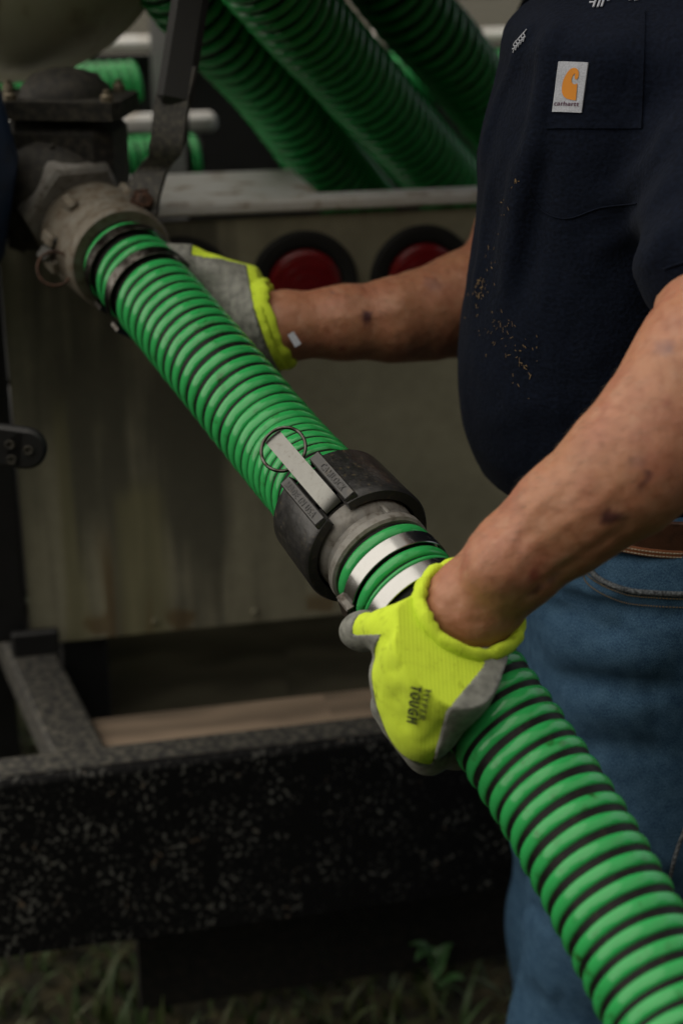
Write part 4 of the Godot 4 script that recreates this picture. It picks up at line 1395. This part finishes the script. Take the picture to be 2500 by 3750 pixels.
func sheath(man: Node3D, f: Field, coat: Callable, lo: Vector3, hi: Vector3, label: String) -> MeshInstance3D:
	var g := Geo.new()
	net(g, f.d, lo, hi, 0.0032)
	var gl := obj("glove", g, M.lime, man)
	gl.set_meta("label", label)
	g = Geo.new()
	net(g, func(q): return maxf(f.d(q) - 0.0016, coat.call(q)), lo, hi, 0.003)
	obj("palm_coating", g, M.coat, gl)
	return gl

func rolled_cuff(gl: Node, c: Vector3, n: Vector3, ra: float, rb: float, long_axis: Vector3, r: float, called := "cuff") -> void:
	n = n.normalized()
	var u := (long_axis - n * n.dot(long_axis)).normalized()
	var w := n.cross(u)
	var rows := []
	var z := fnoise(120, 1.4, 2)
	for i in 56:
		var a := TAU * i / 56.0
		var dir := (u * cos(a) * ra + w * sin(a) * rb)
		var o := c + dir + n * 0.004 * z.get_noise_2d(cos(a) * 2.0, sin(a) * 2.0)
		var rad := dir.normalized()
		var rr := r * (1.0 + 0.3 * z.get_noise_2d(cos(a) * 3.0 + 5.0, sin(a) * 3.0))
		var row := PackedVector3Array()
		for j in 14:
			var b := TAU * j / 14.0
			row.append(o + rad * cos(b) * rr * 0.75 + n * sin(b) * rr * 1.25)
		rows.append(row)
	var g := Geo.new()
	g.grid(rows, true, true)
	obj(called, g, M.lime, gl)

func left_glove(man: Node3D, wr: Vector3) -> void:
	var s0 := s_near(line, 1260, 1930) + 0.019
	var f := Field.new()
	var mcp := []
	var cuff_n := (Vector3.RIGHT * 0.3 + upv * 0.6 - fwd * 0.74).normalized()
	var s_i := [0.175, 0.196, 0.214, 0.230]
	var ang := [44.0, 52.0, 60.0, 68.0]
	var rad := [0.074, 0.0755, 0.075, 0.073]
	var rr := [0.0135, 0.0138, 0.0132, 0.012]
	var h := func(s: float, deg: float, r: float) -> Vector3:
		return hp(s0 + s, r * sin(deg_to_rad(deg)), r * cos(deg_to_rad(deg)))
	# back of the hand: wrist to knuckles over the hose
	var cc := at(1716, 2236, 1.385)
	f.cap(cc + cuff_n * 0.01, cc - cuff_n * 0.03, 0.0455, 0.041, 0.02)
	f.cut_o = cc
	f.cut_n = cuff_n
	for i in 4:
		var k: Vector3 = h.call(s_i[i], ang[i], rad[i])
		var m: Vector3 = h.call(s_i[i] + 0.004 - 0.004 * i, 14.0, 0.082 - 0.002 * i)
		var w0: Vector3 = cc - cuff_n * 0.028 + (h.call(s_i[i], 0.0, 0.08) - h.call(0.210, 0.0, 0.08)) * 0.42
		f.chain([w0, m, k], [[0.028, 0.027, 0.024, 0.018][i], [0.021, 0.021, 0.0195, 0.0155][i], rr[i] + [0.003, 0.003, 0.002, 0.001][i]], 0.03)
		mcp.append(k)
	# fingers round the hose
	for i in 4:
		var up: Array = [ang[i], 92.0 + i * 4.0, 128.0 + i * 3.0, 155.0 + i * 2.0]
		var pts := []
		for e in 4: pts.append(h.call(s_i[i] + e * 0.002, up[e], [rad[i], 0.0735, 0.069, 0.066][e]))
		f.chain(pts, [rr[i] + 0.0025, rr[i] + 0.0008, rr[i] - 0.0005, rr[i] - 0.002], 0.012)
	# heel of the hand on the little finger's side
	f.cap(h.call(0.212, 2.0, 0.074), h.call(0.236, 50.0, 0.068), 0.0175, 0.0155, 0.03)
	f.cap(h.call(0.208, -18.0, 0.075), h.call(0.224, 10.0, 0.071), 0.016, 0.016, 0.03)
	# thumb along the hose
	var th := [h.call(0.19, -14.0, 0.08), h.call(0.168, 4.0, 0.081), h.call(0.146, 27.0, 0.0765), h.call(0.122, 48.0, 0.0715), h.call(0.113, 54.0, 0.071)]
	f.chain(th, [0.025, 0.019, 0.0158, 0.0142, 0.0128], 0.014)
	f.cap(h.call(0.165, 12.0, 0.074), h.call(0.185, 34.0, 0.073), 0.014, 0.014, 0.03)
	var pulls := []
	for q in [[[[1560, 2290], [1500, 2360], [1440, 2420]], 0.0022, 0.007], [[[1620, 2400], [1560, 2470], [1480, 2520]], 0.0018, 0.008], [[[1470, 2240], [1430, 2310], [1400, 2370]], -0.003, 0.007], [[[1410, 2470], [1460, 2445], [1520, 2400]], -0.0012, 0.007], [[[1425, 2568], [1450, 2550], [1485, 2525]], -0.001, 0.007], [[[1455, 2660], [1475, 2642], [1500, 2620]], -0.001, 0.007], [[[1700, 2420], [1690, 2500], [1660, 2560]], 0.0015, 0.007], [[[1540, 2740], [1590, 2700], [1640, 2640]], -0.002, 0.006]]:
		pulls.append(crease(f, q[0], q[1], q[2]))
	f.creases = pulls
	var wn := fnoise(110, 14.0, 3)
	f.bump = func(q): return 0.0012 * wn.get_noise_3dv(q * 0.7) + 0.0005 * wn.get_noise_3dv(q * 2.6)
	var tip: Vector3 = th[4]
	var t_dir: Vector3 = (th[2] - th[4]).normalized()
	var view := (eye - tip).normalized()
	var low := t_dir.cross(view).normalized()
	if low.dot(upv) > 0.0: low = -low
	# edge of the coating on the little finger's side of the hand
	var e1 := at(1812, 2388, 1.36)
	var e2 := at(1632, 2605, 1.36)
	var e3 := at(1582, 2790, 1.36)
	var out_ := (eye - e2).normalized()
	var n12 := (e1 - e2).cross(out_).normalized()
	var n23 := (e2 - e3).cross(out_).normalized()
	if n12.x < 0.0: n12 = -n12
	if n23.x < 0.0: n23 = -n23
	var coat := func(q: Vector3) -> float:
		# thumb: its lower side and its tip; elsewhere the side next to the hose
		var al: float = (q - tip).dot(t_dir)
		var thumb: float = minf(0.004 - (q - tip - t_dir * al).dot(low), al - 0.021)
		var fr := line.frame(s0 + 0.2)
		var v := q - fr.origin
		var along := v.dot(fr.basis.y)
		var rd := Vector2(v.dot(fr.basis.x), v.dot(fr.basis.z)).length()
		var palm: float = minf(rd - 0.066, maxf(-(q - e1).dot(n12), -(q - e2).dot(n23)))
		if along < -0.045: return maxf(thumb, along + 0.045) if along > -0.05 else thumb
		return minf(palm, maxf(thumb, al - 0.05))
	var lo := wr
	var hi := wr
	for i in f.a.size():
		for q in [f.a[i], f.a[i] + f.ab[i]]:
			lo = lo.min(q - Vector3.ONE * 0.045); hi = hi.max(q + Vector3.ONE * 0.045)
	var gl := sheath(man, f, coat, lo, hi, "lime glove with black lettering and grey palm, gripping the lower hose")
	rolled_cuff(gl, cc, cuff_n, 0.0465, 0.0465, Vector3.RIGHT, 0.0085)
	# print on the back of the hand
	var spread := func(o: Vector2, dir: Vector2, up_: Vector2) -> Callable:
		return func(x: float, y: float, dz: float) -> Array:
			var q: Vector2 = o + dir * x + up_ * y
			var p3 := ray_hit(f, q.x, q.y)
			var n := f.nrm(p3, 0.003)
			return [p3 + n * dz, n]
	var g := Geo.new()
	letters(g, "TOUGH", 40.0, spread.call(Vector2(1519, 2579), Vector2(-0.085, 0.72), Vector2(0.9, 0.05)), 0.25, "Droid Sans", 0.0019)
	letters(g, "TOUGH", 40.0, spread.call(Vector2(1517, 2578), Vector2(-0.085, 0.72), Vector2(0.9, 0.05)), 0.25, "Droid Sans", 0.0015)
	obj("printed_word", g, M.print, gl)
	g = Geo.new()
	letters(g, "HYPER", 24.0, spread.call(Vector2(1557, 2578), Vector2(-0.2, 1.05), Vector2(1.0, 0.05)), 0.2, "Droid Sans", 0.0023)
	obj("printed_word", g, M.print, gl)

func right_glove(man: Node3D, wr: Vector3) -> void:
	var f := Field.new()
	var kn := [at(705, 1000, 1.925), at(690, 1060, 1.93), at(715, 1125, 1.93), at(760, 1190, 1.925)]
	for i in 4:
		f.chain([wr + (kn[i] - kn[1]) * 0.3, at(860, 1080, 1.895).lerp(kn[i], 0.25), kn[i]], [0.03, 0.026, 0.0155], 0.025)
		var a: Vector3 = kn[i]
		f.chain([a, a + Vector3(-0.022, -0.008, -0.008), a + Vector3(-0.036, -0.02, -0.004), a + Vector3(-0.042, -0.032, 0.004)], [0.0145, 0.0135, 0.0125, 0.011], 0.008)
	f.chain([at(900, 1050, 1.875), at(790, 1010, 1.875), at(690, 960, 1.88), at(620, 935, 1.885)], [0.026, 0.0205, 0.0165, 0.013], 0.015)
	f.cap(at(900, 1150, 1.87), at(960, 1190, 1.86), 0.036, 0.04, 0.03)
	f.cut_o = at(1005, 1188, 1.858)
	f.cut_n = (Vector3.RIGHT * 0.93 + upv * 0.3 + (-fwd) * 0.12).normalized()
	f.cap(f.cut_o + f.cut_n * 0.01, f.cut_o - f.cut_n * 0.02, 0.045, 0.042, 0.02)
	var wn := fnoise(111, 14.0, 3)
	f.bump = func(q): return 0.002 * wn.get_noise_3dv(q) + 0.0012 * wn.get_noise_3dv(q * 2.6)
	var pc := at(800, 1050, 1.88)
	var pn := (eye - pc).normalized() * 0.75 - upv * 0.62 + Vector3.RIGHT * -0.2
	pn = pn.normalized()
	var coat := func(q: Vector3) -> float:
		var edge: float = (q - f.cut_o).dot(f.cut_n) + 0.010
		var body: float = maxf(-(q - pc).dot(pn) - 0.007, edge)
		return minf(body, q.x - pc.x + 0.03)
	var lo := wr
	var hi := wr
	for i in f.a.size():
		for q in [f.a[i], f.a[i] + f.ab[i]]:
			lo = lo.min(q - Vector3.ONE * 0.05); hi = hi.max(q + Vector3.ONE * 0.05)
	var gl := sheath(man, f, coat, lo, hi, "lime glove with grey knitted palm, reaching behind the upper hose")
	rolled_cuff(gl, f.cut_o, f.cut_n, 0.0505, 0.0425, Vector3.DOWN, 0.0078)
	var tg := Geo.new()
	var tc := at(1078, 1243, 1.813)
	tg.box(toward(tc, upv * 0.8 + Vector3.LEFT * 0.5, eye - tc), Vector3(0.008, 0.017, 0.0008), 0.0002)
	obj("care_tag", tg, M.patch, gl)

# ---------------------------------------------------------------- grass
func grass() -> void:
	var rng := RandomNumberGenerator.new()
	rng.seed = 5
	var blade := Geo.new()
	var rows := []
	for i in 5:
		var u := i / 4.0
		var w := 0.0035 * (1.0 - u * u) + 0.0002
		rows.append(PackedVector3Array([Vector3(-w, u * (1.0 - 0.25 * u), u * u * 0.45), Vector3(w, u * (1.0 - 0.25 * u), u * u * 0.45)]))
	for r in rows:
		for k in 2: r[k] = Vector3(r[k].x, r[k].y * 0.065, r[k].z * 0.075)
	blade.grid(rows)
	var mm := MultiMesh.new()
	mm.transform_format = MultiMesh.TRANSFORM_3D
	mm.use_colors = true
	mm.mesh = blade.mesh()
	mm.instance_count = 16000
	var z := fnoise(130, 1.6, 3)
	for k in mm.instance_count:
		var p := Vector3(rng.randf_range(-1.6, 1.3), 0, rng.randf_range(-4.2, -0.9))
		var t := z.get_noise_2d(p.x, p.z)
		var s := rng.randf_range(0.5, 1.3) * (1.0 + 0.7 * t)
		mm.set_instance_transform(k, Transform3D(Basis(Vector3.UP, rng.randf() * TAU).rotated(Vector3.RIGHT, rng.randfn(0, 0.3)).scaled(Vector3(s * 1.1, s, s)), p))
		var c := Color(0.022, 0.055, 0.009).lerp(Color(0.05, 0.07, 0.016), rng.randf()).lerp(Color(0.08, 0.065, 0.03), clampf(rng.randfn(0.0, 0.25), 0, 0.7))
		mm.set_instance_color(k, c)
	var mi := MultiMeshInstance3D.new()
	mi.name = "grass"
	mi.multimesh = mm
	mi.material_override = M.grass
	add_child(mi)
	tag(mi, "green grass growing under the truck and round the man's boots", "grass", "", "stuff")
	# broad-leaved weeds
	var leaf := Geo.new()
	var lr := []
	for i in 7:
		var u := i / 6.0
		var w := 0.017 * sin(PI * pow(u, 0.8)) + 0.0008
		lr.append(PackedVector3Array([Vector3(-w, 0.045 * sin(u * 2.2) + 0.006, u * 0.075), Vector3(0, 0.045 * sin(u * 2.2), u * 0.075), Vector3(w, 0.045 * sin(u * 2.2) + 0.006, u * 0.075)]))
	leaf.grid(lr)
	var lm := leaf.mesh()
	var spots := [at(1390, 3565, 2.505), at(1800, 3500, 2.555), at(1590, 3660, 2.43)]
	var says := ["broad-leaved weed in the dark grass below the beam, leftmost of three", "pale broad-leaved weed beside the lower left edge of the jeans", "broad-leaved weed at the foot of the picture, left of the jeans"]
	for i in spots.size():
		var w := thing("weed", says[i], "weed", Transform3D(Basis(), Vector3(spots[i].x, 0, spots[i].z)), "weeds in the grass")
		for k in 6:
			var o := obj("leaf", lm, M.pale_weed if i == 1 else M.weed, w, Transform3D(Basis(Vector3.UP, k * 1.05 + rng.randf() * 0.5).scaled(Vector3.ONE * rng.randf_range(0.5, 0.85)), Vector3(0, 0.02 + 0.012 * k, 0)))
			o.rotation.x = rng.randf_range(-0.5, 0.1)

# ---------------------------------------------------------------- unseen trees added behind the viewer to take the low light from the front
func trees() -> void:
	var rng := RandomNumberGenerator.new()
	rng.seed = 77
	var clump := Geo.new()
	for k in 9:
		var c := Vector3(rng.randfn(0, 0.11), rng.randfn(0, 0.09), rng.randfn(0, 0.11))
		var b := Basis(Vector3(rng.randfn(), rng.randfn(), rng.randfn()).normalized(), rng.randf() * TAU)
		clump.grid([PackedVector3Array([c + b * Vector3(-0.03, -0.09, 0), c + b * Vector3(0.03, -0.09, 0)]), PackedVector3Array([c + b * Vector3(-0.075, 0, 0.02), c + b * Vector3(0.075, 0, 0.02)]), PackedVector3Array([c + b * Vector3(-0.01, 0.11, 0), c + b * Vector3(0.01, 0.11, 0)])])
	var cm := clump.mesh()
	var bark := tri(mat(0.09, 0.07, 0.05, 0.9), null, 2.0)
	var spots := [Vector3(-6.5, 0, 4.6), Vector3(-3.2, 0, 6.4), Vector3(0.6, 0, 5.6), Vector3(4.0, 0, 6.0), Vector3(7.0, 0, 3.4), Vector3(8.0, 0, -0.6), Vector3(-1.4, 0, 8.6), Vector3(2.4, 0, 8.8)]
	var says := ["unseen added leafy tree behind the camera, farthest to the left", "unseen added leafy tree behind the camera, second from the left", "unseen added leafy tree, straight behind the camera", "unseen added leafy tree behind the viewer, right of the camera", "unseen added leafy tree at the right, nearest the man's back", "unseen added leafy tree at the far right beside the truck's flank", "unseen added leafy tree in the back row, left of the pair there", "unseen added leafy tree in the back row, right of the pair there"]
	for i in spots.size():
		var t := thing("tree", says[i], "tree", Transform3D(Basis(), spots[i]), "unseen added trees")
		var high := rng.randf_range(5.5, 7.5)
		var g := Geo.new()
		var pts := PackedVector3Array()
		for k in 8: pts.append(Vector3(0.12 * sin(k * 1.1 + i), k / 7.0 * high * 0.8, 0.1 * cos(k * 0.9)))
		var rows := []
		for k in 8:
			var row := PackedVector3Array()
			for j in 12: row.append(pts[k] + Vector3(cos(TAU * j / 12.0), 0, sin(TAU * j / 12.0)) * lerpf(0.19, 0.04, k / 7.0))
			rows.append(row)
		g.grid(rows, true, false)
		for k in 9:
			var a: Vector3 = pts[2 + k % 5]
			var w := k * 2.4
			g.tube(PackedVector3Array([a, a + Vector3(cos(w) * 0.7, 0.5, sin(w) * 0.7), a + Vector3(cos(w) * 1.5, 1.2, sin(w) * 1.5)]), 0.045, 6)
		obj("trunk", g, bark, t)
		var mm := MultiMesh.new()
		mm.transform_format = MultiMesh.TRANSFORM_3D
		mm.use_colors = true
		mm.mesh = cm
		mm.instance_count = 4200
		var lobes := []
		for k in 14: lobes.append([Vector3(rng.randfn(0, 1.0), high * rng.randf_range(0.22, 0.95), rng.randfn(0, 1.0)), rng.randf_range(0.7, 1.25)])
		for k in mm.instance_count:
			var l: Array = lobes[k % 14]
			var dir := Vector3(rng.randfn(), rng.randfn() * 0.8, rng.randfn()).normalized()
			var at_: Vector3 = l[0] + dir * l[1] * pow(rng.randf(), 0.45)
			mm.set_instance_transform(k, Transform3D(Basis(Vector3(rng.randfn(), rng.randfn(), rng.randfn()).normalized(), rng.randf() * TAU).scaled(Vector3.ONE * rng.randf_range(0.8, 1.5)), at_))
			mm.set_instance_color(k, Color(0.04, 0.085, 0.02).lerp(Color(0.075, 0.11, 0.03), rng.randf()))
		var mi := MultiMeshInstance3D.new()
		mi.name = "crown"
		mi.multimesh = mm
		mi.material_override = M.grass
		t.add_child(mi, true)
		mi.set_meta("kind", "stuff")
